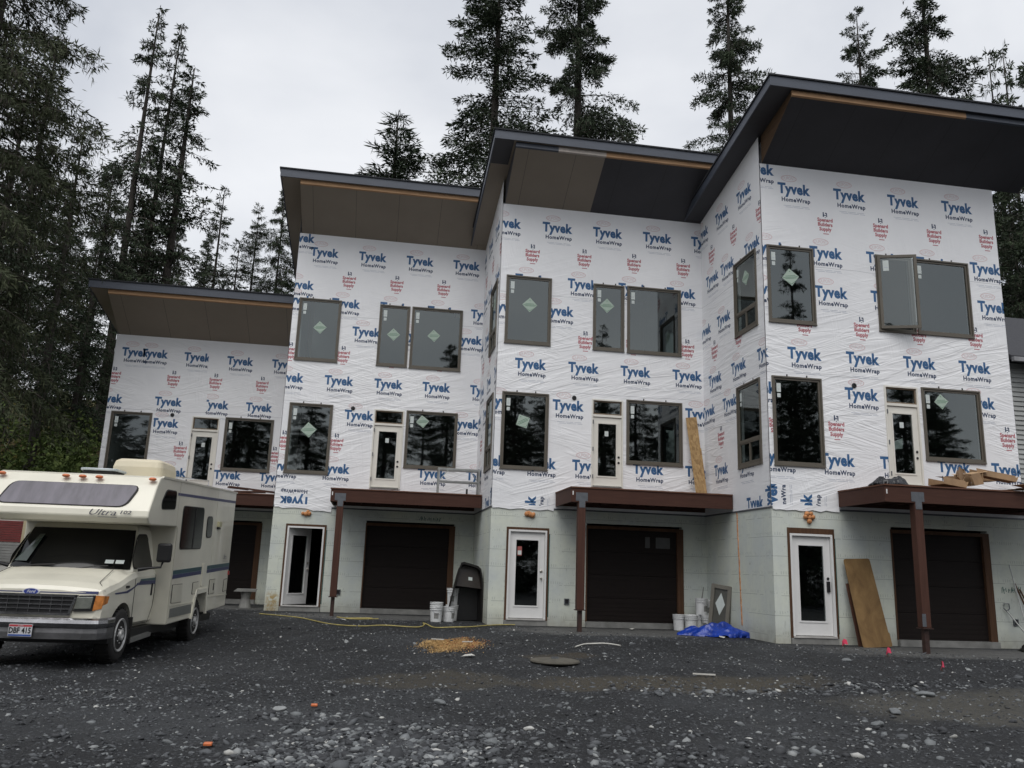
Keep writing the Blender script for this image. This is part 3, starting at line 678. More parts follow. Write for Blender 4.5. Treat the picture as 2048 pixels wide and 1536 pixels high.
    for q, h in enumerate(sh):
        window(U, h[0], h[1], h[2], h[3], T=SIDE, slider=7.34 if q == 0 else 4.22, dia=(.5, .72, .2, .1) if q == 0 else None).location = (0, 0, .16)
    upper_door(U, *c['door']).location = (0, 0, .16)
    od = R(52) if k == 1 else 0
    lower_door(U, c['l'][0], c['l'][1], open_=od, knob='black' if k == 3 else None, note=(k == 2)).location = (0, 0, .16)
    part(MB(), 'tmp', []) if False else None
    bb = buck(U, c['l'][0], c['l'][1], -.04, 2.1, .05, .05, .06 if k != 3 else .12); bb.location = (0, 0, .16)
    if k: 
        gl = MB(); gl.box(c['l'][1]+.055, c['l'][1]+.075, -.006, .02, .05, 2.02); part(gl, 'membrane_edge', M_greenpaint)
    gb = buck(U, c['g'][0], c['g'][1], -.03, 2.2, .035, .165, .075); gb.location = (0, 0, .16)
    # ---- garage door: four ribbed sections
    mb = MB(); g0, g1 = c['g']
    for q in range(4):
        za = -.02+q*.557
        mb.box(g0, g1, .05, .09, za, za+.549)
        for r in range(5): mb.box(g0+.02, g1-.02, .044, .05, za+.04+r*.1, za+.10+r*.1)
    gd = part(mb, 'garage_door', M_garage)
    if k == 2:
        pn = MB(); pn.box(g0+1.5, g0+1.62, .036, .043, 1.78, 2.05); pn.box(g0+1.78, g0+2.15, .036, .043, 1.78, 2.05); pn.build('door_label', pm('grey_film', (.05, .05, .05), .4), gd)
    mb = MB(); mb.box(g0-.03, g1+.15, -.10, .25, -.9, -.03); part(mb, 'concrete_sill', M_conc)
    mb = MB(); mb.box(c['l'][0]-.04, c['l'][1]+.04, -.03, .25, -.9, -.04); part(mb, 'concrete_sill', M_conc)
    # ---- small fittings
    hx, hz = c['hole']; mb = MB(); mb.lathe([(.055, -.02), (.06, -.03), (.035, -.035), (.03, .05)], 14, (hx, 0, hz), 'y'); part(mb, 'vent_hole', M_black)
    if k:
        mb = MB(); fx, fz = ((.885, 2.45), (.97, 2.49), (.846, 2.46))[k-1]
        r_ = random.Random(k)
        offs = [(-.085, 0), (0, -.01), (.085, 0)]+([(0, -.09), (-.05, .06), (.05, .07)] if k == 3 else [(.05, .05)] if k == 1 else [(-.04, .03), (.06, -.03)])
        for ox, oz in offs: mb.sphere((fx+ox, -.03, fz+oz), .045+.02*r_.random(), 9, 6, 0, (1, .9, 1))
        part(mb, 'foam_blob', M_orange, smooth=True)
        mb = MB(); ox = (1.92, 1.935, 5.60)[k-1]; oz = (.376, .425, .389)[k-1]
        ring(mb, ox-.06, ox+.06, oz-.07, oz+.07, .018, -.03, .0); mb.box(ox-.04, ox+.04, -.012, -.004, oz-.05, oz+.05, 1)
        part(mb, 'outlet_box', [M_steel, M_black])
    if k == 3:   # foamed joint running down the flank wall
        mb = MB(); r_ = random.Random(3); z = .12; 
        while z < 2.62:
            hgt = .03+.05*r_.random(); wd = .012+.022*r_.random()
            mb.sphere((-.004, 1.63+.05*(z-1)+.01*r_.random(), z), 1, 7, 5, 0, (.014, wd, hgt)); z += hgt*1.1
        part(mb, 'foam_seam', M_orange, smooth=True)
    # ---- balcony deck
    dx0 = 1.55 if k == 3 else 1.6; dx1 = W-.03 if k < 3 else W+.3; D = 1.70
    if k == 0: dx0 = 1.6
    mb = MB()
    mb.box(dx0, dx1, -D, -D+.04, 2.70, 3.02); mb.box(dx0, dx0+.04, -D+.042, -.03, 2.70, 3.02)
    mb.box(dx0+.042, dx1, -D+.042, -D+.13, 2.72, 3.0)
    x = dx0+.35
    while x < dx1-.1: mb.box(x, x+.04, -D+.13, -.04, 2.78, 3.01); x += .4
    mb.box(dx0+.045, dx1, -.035, -.0155, 2.72, 3.0)
    dk = part(mb, 'deck', M_stain, bevel=.004)
    mb = MB(); yb = -D-.02
    while yb < -.1:
        mb.box(dx0-.015, dx1, yb, min(yb+.135, -.03), 3.022, 3.052); yb += .142
    sub(mb, 'deck_boards', wood('deck_board_wood', (.10, .045, .028, 1), (.17, .08, .05, 1), (1.2, 20, 20)), dk)
    px = {0: 1.86, 1: 1.86, 2: 1.86, 3: 2.265}[k]
    mb = MB(); mb.box(px-.085, px+.085, -1.70, -1.53, .32, 2.697); sub(mb, 'post', M_post, dk, bevel=.006)
    mb = MB(); mb.box(px-.15, px+.13, -D-.008, -D-.002, 2.73, 2.92); mb.box(px-.07, px+.07, -1.708, -1.702, 2.58, 2.73); sub(mb, 'bracket', M_steel, dk)
    mb = MB(); gzz = -.55
    mb.box(px-.11, px+.11, -1.73, -1.51, .30, .318); mb.box(px-.047, px+.047, -1.665, -1.565, gzz, .30)
    sub(mb, 'post_base', M_rustpaint, dk)
    if k == 3:
        mb = MB(); mb.box(px-.1, px-.02, -1.706, -1.701, .34, .58); sub(mb, 'base_plate', M_steel, dk)
    mb = MB(); mb.box(dx0+.03, dx0+.055, -D-.006, -D-.001, 2.86, 2.95); sub(mb, 'tag_strip', M_white, dk)
    units.append(U)

# ------------------------------------------------------------------ ground sheet
def ground_mat():
    m, nt, b = newmat('crushed_slate_gravel')
    geo = N(nt, 'ShaderNodeNewGeometry'); pos = geo.outputs['Position']
    big = noise(nt, pos, .32, 4, .6); mid = noise(nt, pos, 2.2, 5, .65); fine = noise(nt, pos, 16, 6, .75); gr = noise(nt, pos, 60, 3, .7)
    c = ramp(nt, mid, [(.3, (.0095, .010, .0112, 1)), (.7, (.024, .0255, .0285, 1))])
    c = mixc(nt, ramp(nt, big, [(.48, (0, 0, 0, 1)), (.68, (.8, .8, .8, 1))]), c, (.045, .048, .052, 1))
    c = mixc(nt, ramp(nt, fine, [(.57, (0, 0, 0, 1)), (.70, (.8, .8, .8, 1))]), c, (.125, .135, .142, 1))
    c = mixc(nt, ramp(nt, gr, [(.60, (0, 0, 0, 1)), (.68, (.4, .4, .4, 1))]), c, (.20, .215, .225, 1))
    vo = N(nt, 'ShaderNodeTexVoronoi'); vo.inputs['Scale'].default_value = 26; nt.links.new(pos, vo.inputs['Vector'])
    vs = N(nt, 'ShaderNodeSeparateColor'); nt.links.new(vo.outputs['Color'], vs.inputs[0])
    chip = math_(nt, 'MULTIPLY', math_(nt, 'GREATER_THAN', vs.outputs[0], .84), math_(nt, 'LESS_THAN', vo.outputs['Distance'], .42))
    c = mixc(nt, math_(nt, 'MULTIPLY', chip, .5), c, (.12, .13, .14, 1))
    # patches of muddy silt and one of paler dust, each an ellipse with a ragged rim
    sp = N(nt, 'ShaderNodeSeparateXYZ'); nt.links.new(pos, sp.inputs[0])
    def patch(c, cx, cy, rx, ry, col, k=.8, rot=0):
        dx = math_(nt, 'SUBTRACT', sp.outputs[0], cx); dy = math_(nt, 'SUBTRACT', sp.outputs[1], cy)
        co, si = math.cos(rot), math.sin(rot)
        ex = math_(nt, 'DIVIDE', math_(nt, 'ADD', math_(nt, 'MULTIPLY', dx, co), math_(nt, 'MULTIPLY', dy, si)), rx)
        ey = math_(nt, 'DIVIDE', math_(nt, 'SUBTRACT', math_(nt, 'MULTIPLY', dy, co), math_(nt, 'MULTIPLY', dx, si)), ry)
        d = math_(nt, 'ADD', math_(nt, 'MULTIPLY', ex, ex), math_(nt, 'MULTIPLY', ey, ey))
        d = math_(nt, 'ADD', d, math_(nt, 'MULTIPLY', math_(nt, 'SUBTRACT', noise(nt, pos, 1.8, 6, .7), .5), 1.6))
        f = ramp(nt, d, [(.45, (k, k, k, 1)), (1.0, (0, 0, 0, 1))])
        f = math_(nt, 'MULTIPLY', f, ramp(nt, fine, [(.52, (1, 1, 1, 1)), (.64, (.25, .25, .25, 1))]))
        return mixc(nt, f, c, col)
    c = patch(c, -3.9, -4.6, 2.6, .85, (.066, .057, .041, 1), .95)
    c = patch(c, -7.4, -4.3, 1.5, .9, (.060, .053, .040, 1), .85)
    c = patch(c, .0, -6.6, 2.8, 1.3, (.080, .076, .064, 1), .9)
    c = patch(c, -5.0, -1.9, .8, .35, (.07, .055, .035, 1), .6)
    for X, Y in ((-13.5, 8.0), (-8.2, 5.4), (-2.6, 2.1), (3.3, -1.3)):
        c = patch(c, X, Y, 3.1, 1.3, (.125, .125, .12, 1), .85)
    nt.links.new(c, b.inputs['Base Color'])
    rr = ramp(nt, mid, [(.35, (.5, .5, .5, 1)), (.6, (.85, .85, .85, 1))]); nt.links.new(rr, b.inputs['Roughness']); b.inputs['Specular IOR Level'].default_value = .35
    h = math_(nt, 'ADD', math_(nt, 'ADD', math_(nt, 'MULTIPLY', fine, 1.2), math_(nt, 'MULTIPLY', gr, .4)), math_(nt, 'ADD', mid, math_(nt, 'MULTIPLY', chip, .25)))
    bump(nt, b, h, .9, .05)
    return m
M_ground = ground_mat()
def axis_pts(a, b, step, far):
    near = list(np.arange(a, b+1e-6, step)); l = [a-step*1.6**i for i in range(1, 30) if step*1.6**i < far]; r = [b+step*1.6**i for i in range(1, 30) if step*1.6**i < far]
    return np.array(sorted(l+near+r))
def height_sheet(name, xs, ys, zf, mat, label_kind='structure', smooth=True):
    X, Y = np.meshgrid(xs, ys); Z = zf(X, Y); n, mth = X.shape
    co = np.stack([X, Y, Z], -1).reshape(-1, 3)
    i = np.arange(n*mth).reshape(n, mth)
    q = np.stack([i[:-1, :-1], i[:-1, 1:], i[1:, 1:], i[1:, :-1]], -1).reshape(-1, 4)
    return np_mesh(name, co, q, [mat], smooth=smooth)
def np_mesh(name, co, faces, mats, mi=None, parent=None, smooth=False, link=True):
    me = bpy.data.meshes.new(name); k = faces.shape[1]
    me.vertices.add(len(co)); me.vertices.foreach_set('co', np.asarray(co, np.float32).ravel())
    me.loops.add(faces.size); me.loops.foreach_set('vertex_index', faces.astype(np.int32).ravel())
    me.polygons.add(len(faces)); me.polygons.foreach_set('loop_start', np.arange(0, faces.size, k, dtype=np.int32))
    for m in mats: me.materials.append(m)
    if mi is not None: me.polygons.foreach_set('material_index', np.asarray(mi, np.int32))
    if smooth: me.polygons.foreach_set('use_smooth', np.ones(len(faces), bool))
    me.update(calc_edges=True)
    o = bpy.data.objects.new(name, me)
    if link: COL.objects.link(o)
    if parent is not None: o.parent = parent
    return o
def lump(X, Y):
    return .03*np.sin(X*1.7+Y*.6)*np.sin(Y*1.3-X*.4)+.018*np.sin(X*4.1+2)*np.sin(Y*3.7+X)+.012*np.sin(X*7.3-Y*6.1)
def ground_z(X, Y): return gz(X, Y)+lump(X, Y)*sstep((-(Y+.613*X+.27)/1.173)/2.0)
g = height_sheet('ground', axis_pts(-22, 10, .22, 400), axis_pts(-13, 12, .22, 500), lambda X, Y: ground_z(X, Y), M_ground); tag(g, kind='structure')
def gzf(x, y): return float(ground_z(np.array(x), np.array(y)))

def hill_mat():
    m, nt, b = newmat('mossy_forest_floor')
    geo = N(nt, 'ShaderNodeNewGeometry'); pos = geo.outputs['Position']
    n1 = noise(nt, pos, .5, 6, .65); n2 = noise(nt, pos, 3, 6, .7)
    c = ramp(nt, n1, [(.35, (.045, .058, .022, 1)), (.5, (.105, .098, .036, 1)), (.64, (.17, .120, .052, 1))])
    c = mixc(nt, ramp(nt, n2, [(.45, (0, 0, 0, 1)), (.7, (.8, .8, .8, 1))]), c, (.016, .018, .010, 1))
    nt.links.new(c, b.inputs['Base Color']); b.inputs['Roughness'].default_value = .95; bump(nt, b, n2, .9, .15); return m
M_hill = hill_mat()
h = height_sheet('hillside', np.arange(-80, 90, 1.3), np.arange(-18, 110, 1.3), hill_z, M_hill); tag(h, kind='structure')
def hz(x, y): return float(hill_z(np.array(x), np.array(y)))

# ------------------------------------------------------------------ stones
def pebble_stuff():
    bm = bmesh.new(); bmesh.ops.create_icosphere(bm, subdivisions=1, radius=1); bv = np.array([v.co[:] for v in bm.verts]); bf = np.array([[v.index for v in f.verts] for f in bm.faces]); bm.free()
    P = []
    n = 42000
    # spread over the yard in view: distance band from the lens, thinning outward
    az = rng.uniform(-.62, .62, n)+YAW; dist = 6.5+rng.power(1.0, n)*19
    P.append(np.stack([CAM.x+np.sin(az)*dist, CAM.y+np.cos(az)*dist, rng.lognormal(-4.55, .5, n)], 1))
    def cluster(cx, cy, rx, ry, n, mu, sg=.35):
        a = rng.normal(0, 1, (n, 2)); P.append(np.stack([cx+a[:, 0]*rx, cy+a[:, 1]*ry, rng.lognormal(mu, sg, n)], 1))
    cluster(-8.0, -8.75, .48, .42, 1500, -3.62); cluster(-8.75, -9.25, .40, .22, 700, -3.65); cluster(-7.3, -7.9, .45, .22, 260, -3.65)
    cluster(-6.0, -8.6, .9, .4, 150, -3.55); cluster(-10.6, -6.2, 1.4, .6, 700, -4.2); cluster(-5.6, -9.2, .7, .2, 110, -3.5); cluster(-3.0, -5.3, 1.5, .22, 300, -3.6)
    cluster(-3.2, -8.3, .8, .5, 110, -3.5); cluster(-12.2, -6.0, 1.2, .5, 500, -4.2); cluster(-.5, -5.0, 1.4, .25, 180, -3.6); cluster(-8.9, -7.2, .5, .2, 90, -3.5); cluster(-11.3, -8.9, 1.2, .3, 260, -4.0)
    P = np.concatenate(P)
    t = P[:, 1]+.613*P[:, 0]+.27
    P = P[(t < .3)]
    # keep out of the building footprints and cap the size
    for k in range(4): P = P[~((P[:, 0] > XK[k]-.05) & (P[:, 1] > YK[k]-.15))]
    P[:, 2] = np.minimum(P[:, 2], .075)
    n = len(P); z = ground_z(P[:, 0], P[:, 1])
    sc = np.stack([rng.uniform(.8, 1.5, n), rng.uniform(.6, 1.1, n), rng.uniform(.3, .65, n)], 1)*P[:, 2:3]
    ang = rng.uniform(0, 6.28, n); c, s = np.cos(ang), np.sin(ang)
    v = bv[None]*(1+rng.uniform(-.22, .22, (n, len(bv), 1)))*sc[:, None, :]
    tl = rng.normal(0, .25, (n, 2)); v[:, :, 2] += v[:, :, 0]*tl[:, :1]+v[:, :, 1]*tl[:, 1:]
    x = v[:, :, 0]*c[:, None]-v[:, :, 1]*s[:, None]; y = v[:, :, 0]*s[:, None]+v[:, :, 1]*c[:, None]
    v = np.stack([x+P[:, 0:1], y+P[:, 1:2], v[:, :, 2]+(z+sc[:, 2]*.12)[:, None]], -1)
    f = bf[None]+(np.arange(n)*len(bv))[:, None, None]
    mi = np.repeat(rng.choice(5, n, p=[.42, .34, .16, .06, .02]), len(bf))
    mats = [pm('stone_charcoal', (.035, .037, .041), .8, .3, 9, bmp=0), pm('stone_slate', (.075, .08, .086), .8, .3, 9, bmp=0), pm('stone_grey', (.15, .16, .165), .8, .25, 9, bmp=0),
            pm('stone_pale', (.24, .25, .25), .8, .2, 9, bmp=0), pm('stone_white', (.42, .42, .40), .8, .15, 9, bmp=0)]
    o = np_mesh('gravel', v.reshape(-1, 3), f.reshape(-1, 3), mats, mi)
    tag(o, kind='stuff'); return mats
M_st = pebble_stuff()
def rock(x, y, s, mi, label, group=None, name='rock', flat=.5):
    bm = bmesh.new(); bmesh.ops.create_icosphere(bm, subdivisions=3, radius=1)
    r = random.Random(int(x*100+y*7)); ax = [Vector((r.gauss(0, 1), r.gauss(0, 1), r.gauss(0, 1))).normalized() for _ in range(7)]; cut = [r.uniform(.55, .9) for _ in ax]
    for v in bm.verts:
        for a, c in zip(ax, cut):
            d = v.co.dot(a)
            if d > c: v.co -= a*(d-c)*.85
        v.co *= 1+r.uniform(-.02, .02)
        v.co = Vector((v.co.x*s*1.3, v.co.y*s*.9, v.co.z*s*flat))
    me = bpy.data.meshes.new(name); bm.to_mesh(me); bm.free(); me.materials.append(M_st[mi])
    me.polygons.foreach_set('use_smooth', [True]*len(me.polygons))
    o = bpy.data.objects.new(name, me); COL.objects.link(o); o.location = (x, y, gzf(x, y)+s*flat*.45); o.rotation_euler = (r.uniform(-.15, .15), r.uniform(-.15, .15), r.uniform(0, 3))
    return tag(o, label, 'rock', group)
for a_ in ((-2.0, -6.95, .11, 2, 'grey rock with a small pale stone perched behind it, right of centre'), (-1.9, -6.78, .06, 3, 'small pale stone perched behind the bigger grey rock on the right'),
          (-2.62, -7.56, .10, 2, 'flat-topped grey rock low in the right foreground'), (-3.07, -5.33, .10, 2, 'grey rock on the near edge of the brown silt patch'),
          (-8.48, -8.02, .055, 3, 'pale rounded stone among the slate gravel left of the cobble bed'), (-7.44, -6.37, .09, 2, 'squat grey rock in the open gravel above the cobble bed'),
          (-.02, -2.64, .09, 2, 'grey rock lying out in front of the closed white entry door at right'), (-6.63, -7.75, .065, 4, 'round white stone beside the upper tip of the cobble bed'),
          (-.62, -5.59, .13, 2, 'largest flat grey rock, out in front of the right-hand deck post'), (-9.24, -6.54, .085, 3, 'pale flat stone in the gravel below the motorhome wheel'),
          (-7.1, -8.3, .10, 2, 'big blue-grey cobble crowning the cobble bed'), (-3.64, -5.27, .08, 3, 'pale stone touching the top edge of the brown silt patch'),
          (1.4, -5.2, .12, 1, 'dark slate rock at the far right of the yard')):
    rock(a_[0], a_[1], a_[2]*.78, a_[3], a_[4])

# ------------------------------------------------------------------ foliage
def leaf_mat(name, dark, mid, light, scale=1.2):
    m, nt, b = newmat(name)
    geo = N(nt, 'ShaderNodeNewGeometry'); pos = geo.outputs['Position']
    a = noise(nt, pos, scale, 4, .6); f = noise(nt, pos, 9, 3, .7)
    v = math_(nt, 'ADD', math_(nt, 'MULTIPLY', a, .65), math_(nt, 'MULTIPLY', f, .35))
    nt.links.new(ramp(nt, v, [(.36, dark), (.5, mid), (.64, light)]), b.inputs['Base Color'])
    b.inputs['Roughness'].default_value = .75; b.inputs['Specular IOR Level'].default_value = .15; return m
M_needle = leaf_mat('spruce_needles', (.020, .029, .019, 1), (.036, .050, .030, 1), (.062, .082, .046, 1))
M_needle2 = leaf_mat('near_spruce_needles', (.024, .031, .018, 1), (.046, .056, .030, 1), (.095, .105, .062, 1))
M_twig = pm('dead_twigs', (.050, .042, .034), .9, .3, 4, bmp=0)
M_lich = pm('lichen_hung_twigs', (.085, .09, .06), .9, .3, 4, bmp=0)
M_bark = pm('spruce_bark', (.040, .034, .029), .95, .4, 3, (6, 6, 1), bmp=.8, bscale=6, dist=.05)
M_barkg = pm('grey_bark', (.11, .10, .09), .95, .4, 3, (6, 6, 1), bmp=.8, bscale=6, dist=.05)
def norm(a): return a/np.maximum(np.linalg.norm(a, axis=-1, keepdims=True), 1e-9)
def blades(p, d, l, wd, r):
    """diamond-shaped needle sprays: p root, d direction, l length, wd half-width"""
    s = norm(np.cross(d, r.normal(0, 1, d.shape))); m_ = p+d*l[:, None]*.45
    v = np.stack([p, m_+s*wd[:, None], p+d*l[:, None], m_-s*wd[:, None]], 1)
    return v.reshape(-1, 3)
def conifer(name, H, Rm, seed, dens=7.5, tufts=46, t0=.18, tl=.42, tw=.07, droop=.30, gap=.25, lean=(0, 0), power=.85, dead=.3, needle=None, bark=None, hang=.5, trunk_r=None):
    """returns unlinked (trunk, crown) objects"""
    r = np.random.default_rng(seed)
    nb = int(H*dens); tr = trunk_r or H*.0135
    h = t0+(1-t0)*np.sort(r.uniform(0, 1, nb))**.92; h = np.minimum(h, .995)
    az = r.uniform(0, 6.283, nb); lump_ = .62+.38*np.sin(h*r.uniform(20, 34)+r.uniform(0, 6)+2*np.sin(az+seed))
    L = Rm*(1-h)**power*(.55+.45*r.uniform(0, 1, nb))*(1-gap+gap*lump_)+.25
    L *= np.where(h < t0+.12, .6+.4*r.uniform(0, 1, nb), 1)
    lx, ly = lean
    base = np.stack([lx*H*h**1.3, ly*H*h**1.3, H*h], 1)
    T = tufts; bi = np.repeat(np.arange(nb), np.maximum(4, (T*(L/Rm)**1.15*1.5)).astype(int)); n = len(bi)
    t = r.beta(1.6, 1.15, n); Lb = L[bi]; ca, sa = np.cos(az[bi]), np.sin(az[bi])
    up = (h[bi]-.55)*.9      # top branches rise, low ones sag
    z = Lb*(up*.55*t-droop*t*t*(1.2-up)+.22*droop*t**4)
    lat = r.normal(0, 1, n)*Lb*.16*(1.15-t)*(.35+t)
    d_out = np.stack([ca, sa, np.zeros(n)], 1); d_lat = np.stack([-sa, ca, np.zeros(n)], 1)
    p = base[bi]+d_out*(t*Lb)[:, None]+d_lat*lat[:, None]; p[:, 2] += z-np.abs(lat)*.25-r.exponential(.06, n)*Lb*hang
    d = d_out*r.uniform(.2, 1, (n, 1))+d_lat*(np.sign(lat)*r.uniform(0, 1.1, n))[:, None]; d[:, 2] += r.normal(-.30, .38, n)*(.4+hang)+up*.5
    d = norm(d+r.normal(0, .25, (n, 3)))
    l = tl*(.5+r.uniform(0, .9, n)); wdt = tw*(.5+r.uniform(0, .9, n))
    V = blades(p, d, l, wdt, r); mi = np.where(r.uniform(0, 1, n) < dead*.25*(t < .5), 1, 0)
    # hanging twigs
    k = r.choice(n, int(n*hang*.45), replace=False); dd = np.stack([r.normal(0, .18, len(k)), r.normal(0, .18, len(k)), -np.ones(len(k))], 1)
    V2 = blades(p[k], norm(dd), l[k]*1.3, wdt[k]*.55, r); mi = np.concatenate([mi, np.where(r.uniform(0, 1, len(k)) < dead, 1, 0)])
    # branch stems, 3-sided
    S = []; segs = 4
    for i in range(nb):
        tt = np.linspace(0, .93, segs+1); u = (h[i]-.55)*.9
        zz = L[i]*(u*.55*tt-droop*tt*tt*(1.2-u)+.22*droop*tt**4)
        c = base[i]+np.outer(tt*L[i], [math.cos(az[i]), math.sin(az[i]), 0]); c[:, 2] += zz
        rr = np.linspace(.006+L[i]*.010, .005, segs+1)
        for q in range(segs):
            a0, a1 = c[q], c[q+1]; n_ = np.array([0, 0, 1.]); s_ = np.array([-math.sin(az[i]), math.cos(az[i]), 0])
            S.append([a0+n_*rr[q], a1+n_*rr[q+1], a1-s_*rr[q+1]-n_*.5*rr[q+1], a0-s_*rr[q]-n_*.5*rr[q]])
            S.append([a0+n_*rr[q], a1+n_*rr[q+1], a1+s_*rr[q+1]-n_*.5*rr[q+1], a0+s_*rr[q]-n_*.5*rr[q]])
    S = np.array(S).reshape(-1, 3)
    co = np.concatenate([V, V2, S]); f = np.arange(len(co)).reshape(-1, 4)
    mi = np.concatenate([mi, np.full(len(S)//4, 1)])
    crown = np_mesh('crown', co, f, [needle or M_needle, M_twig], mi, link=False)
    mb = MB(); hs = [0, .02, .08, .2, .35, .5, .65, .8, .9, .985]; seg = 10
    mb.tube([(lx*H*q**1.3, ly*H*q**1.3, H*q-(.6 if q == 0 else 0)) for q in hs], [tr*(1.35 if q == 0 else 1.1 if q == .02 else 1)*(1-q)**.8+.015 for q in hs], seg)
    tk = mb.build('trunk', bark or M_bark, smooth=True); COL.objects.unlink(tk)
    return tk, crown
def place_tree(src, x, y, rz, sc, label, group=None, z=None, name='spruce_tree', cat='tree', link=True, dz=0):
    e = empty(name, (x, y, (hz(x, y) if z is None else z)+dz), rz, label, cat, group)
    e.scale = (sc, sc, sc) if not isinstance(sc, tuple) else sc
    for o in src:
        c = o.copy(); COL.objects.link(c); c.parent = e
    return e
big = conifer('big', 36, 8.2, 11, dens=6.5, tufts=560, t0=.22, tl=.24, tw=.034, droop=.16, gap=.5, dead=.2, power=.66, hang=.35, trunk_r=.40)
big2 = conifer('big2', 38, 7.4, 23, dens=6.5, tufts=540, t0=.20, tl=.24, tw=.034, droop=.34, gap=.6, dead=.3, power=.68, hang=.7, trunk_r=.42)
slim = conifer('slim', 24, 5.0, 5, dens=6.5, tufts=150, t0=.26, tl=.26, tw=.036, droop=.36, gap=.62, dead=.45, power=.92, hang=.8, trunk_r=.24)
slim2 = conifer('slim2', 24, 4.6, 31, dens=6, tufts=150, t0=.3, tl=.26, tw=.036, droop=.30, gap=.6, dead=.4, power=.92, hang=.7, trunk_r=.22, lean=(.02, 0))
hem = conifer('hem', 22, 5.6, 41, dens=7, tufts=300, t0=.15, tl=.30, tw=.026, droop=-.14, gap=.3, dead=.1, power=.8, hang=.3, trunk_r=.22)
young = conifer('young', 15, 3.0, 51, dens=9, tufts=110, t0=.08, tl=.24, tw=.030, droop=.15, gap=.3, dead=.2, power=.9, hang=.3, trunk_r=.14)
thick = conifer('thick', 24, 5.2, 61, dens=8.5, tufts=280, t0=.04, tl=.25, tw=.034, droop=.34, gap=.3, dead=.5, power=.6, hang=.9, trunk_r=.28)
near = conifer('near', 27, 6.0, 71, dens=8, tufts=640, t0=.22, tl=.20, tw=.021, droop=.30, gap=.5, dead=.35, power=.5, hang=.9, needle=M_needle2, trunk_r=.36)
def tree_at(src, H0, x, ztop, Y, label, rz=0, wide=1, group=None, dx=0, **kw):
    """a tree at (x, Y) scaled so that its tip stands at height ztop"""
    zb = hz(x, Y); s = (ztop-zb)/H0
    return place_tree(src, x+dx, Y, rz, (s*wide, s*wide, s), label, group, **kw)
tree_at(slim, 24, -22.05, 30.82, 26, 'tall thin spruce, leftmost of the three bare-stemmed ones above the left roof', 0, 1.0)
tree_at(slim2, 24, -21.62, 31.72, 28, 'tall thin spruce, middle one of the three above the left roof', 1.2, .9)
tree_at(slim, 24, -20.1, 28.21, 27, 'thin spruce, shortest and rightmost of the three above the left roof', 2.5, 1.45)
tree_at(young, 15, -19.21, 24.14, 34, 'small pointed spruce standing alone between the tall trio and the second roof', .4, 1.0)
tree_at(hem, 22, -16.63, 22.39, 32, 'drooping-topped hemlock left of the second roof', 1.9, .8, name='hemlock_tree')
tree_at(thick, 24, -15.77, 25.6, 36, 'dense dark spruce partly hidden by the left edge of the second roof', 2.2, .7)
tree_at(hem, 22, -8.62, 24.86, 24, 'feathery hemlock top standing alone above the second roof', .7, 1.45, name='hemlock_tree')
tree_at(big, 36, -3.17, 37.61, 26, 'huge spruce with clumped foliage behind the left edge of the third roof', .5, 1.28)
tree_at(big2, 38, 1.99, 42.89, 27, 'huge spruce with drooping skirts above the middle of the third roof', 2.0, 1.0)
tree_at(big2, 38, 10.39, 38.82, 24, 'tall spruce between the third and fourth roofs', 4.1, .86)
tree_at(big, 36, 20.16, 37.39, 26, 'open-topped spruce above the fourth roof, left one of the close pair', 3.5, .85)
tree_at(big2, 38, 24.22, 40.77, 25, 'full dark spruce above the fourth roof, right one of the close pair', 5.2, 1.2)
tree_at(young, 15, 34.86, 40.47, 32, 'narrow little spruce above the fourth roof, left of the last two', 1.0, .6)
tree_at(young, 15, 36.12, 41.17, 32, 'narrow little spruce above the fourth roof, right of the last two', 2.8, .6)
for i, (px, py, Y, s_) in enumerate(((30.79, 33.87, 24, 0.9), (30.8, 28.11, 27, 0.8), (26.83, 24.97, 20, 0.9))):
    tree_at(thick, 24, px, py, Y, ('dark spruce at the right edge rising behind the neighbour house', 'dark spruce seen in the gap under the fourth roof corner', 'dark spruce crowding the wall of the neighbour house at right')[i], i*2.1, s_)
place_tree(near, -20.0, 6.2, 2.4, 1.0, 'large near spruce filling the left edge, its boughs hanging behind the motorhome', z=-.5)
L_ = [(-22.41, 18.62, 14, slim, 24, 1.3, 'dense spruce behind the large near spruce, close to the left edge'), (-21.39, 18.57, 17, slim, 24, 1.2, 'dense spruce filling the gap right of the large near spruce'),
      (-21.73, 19.27, 22, thick, 24, 1.0, 'dark spruce below the tall trio, above the left roof corner'), (-24.29, 24.76, 20, slim, 24, 1.1, 'tall open spruce behind the large near spruce'),
      (-25.73, 20.77, 16, slim, 24, 1.2, 'dark spruce cut by the left edge of the view'), (-23.26, 22.37, 33, thick, 24, .8, 'dark bushy spruce behind the bare stems of the trio'),
      (-20.67, 22.42, 38, thick, 24, .9, 'far dark spruce filling the gap under the small pointed one'), (-17.18, 19.17, 30, young, 15, 1.0, 'low young spruce just above the left roof'),
      (-22.7, 23.29, 38, thick, 24, .9, 'far dense spruce seen between the trio stems'), (-20.83, 14.32, 19, young, 15, 1.2, 'young spruce just outside the left roof corner'), (-27.13, 19.11, 24, thick, 24, .8, 'far dark spruce seen through the near boughs'),
      (-30.76, 25.34, 36, thick, 24, 1.1, 'far dense spruce high on the bank at the left'), (-32.15, 24.09, 32, thick, 24, 1.1, 'far dense spruce high on the bank, cut by the left edge'), (-30.97, 25.67, 42, thick, 24, 1.2, 'farthest dense spruce on the crest of the bank at left'), (-12.64, 21.41, 38, thick, 24, .9, 'spruce hidden low behind the second roof')]
for i, (px, py, Y, src, H0, wd, lb) in enumerate(L_[:-1]): tree_at({id(thick): thick, id(slim): slim, id(young): young}[id(src)], H0, px, py, Y, lb, i*1.7, wd)
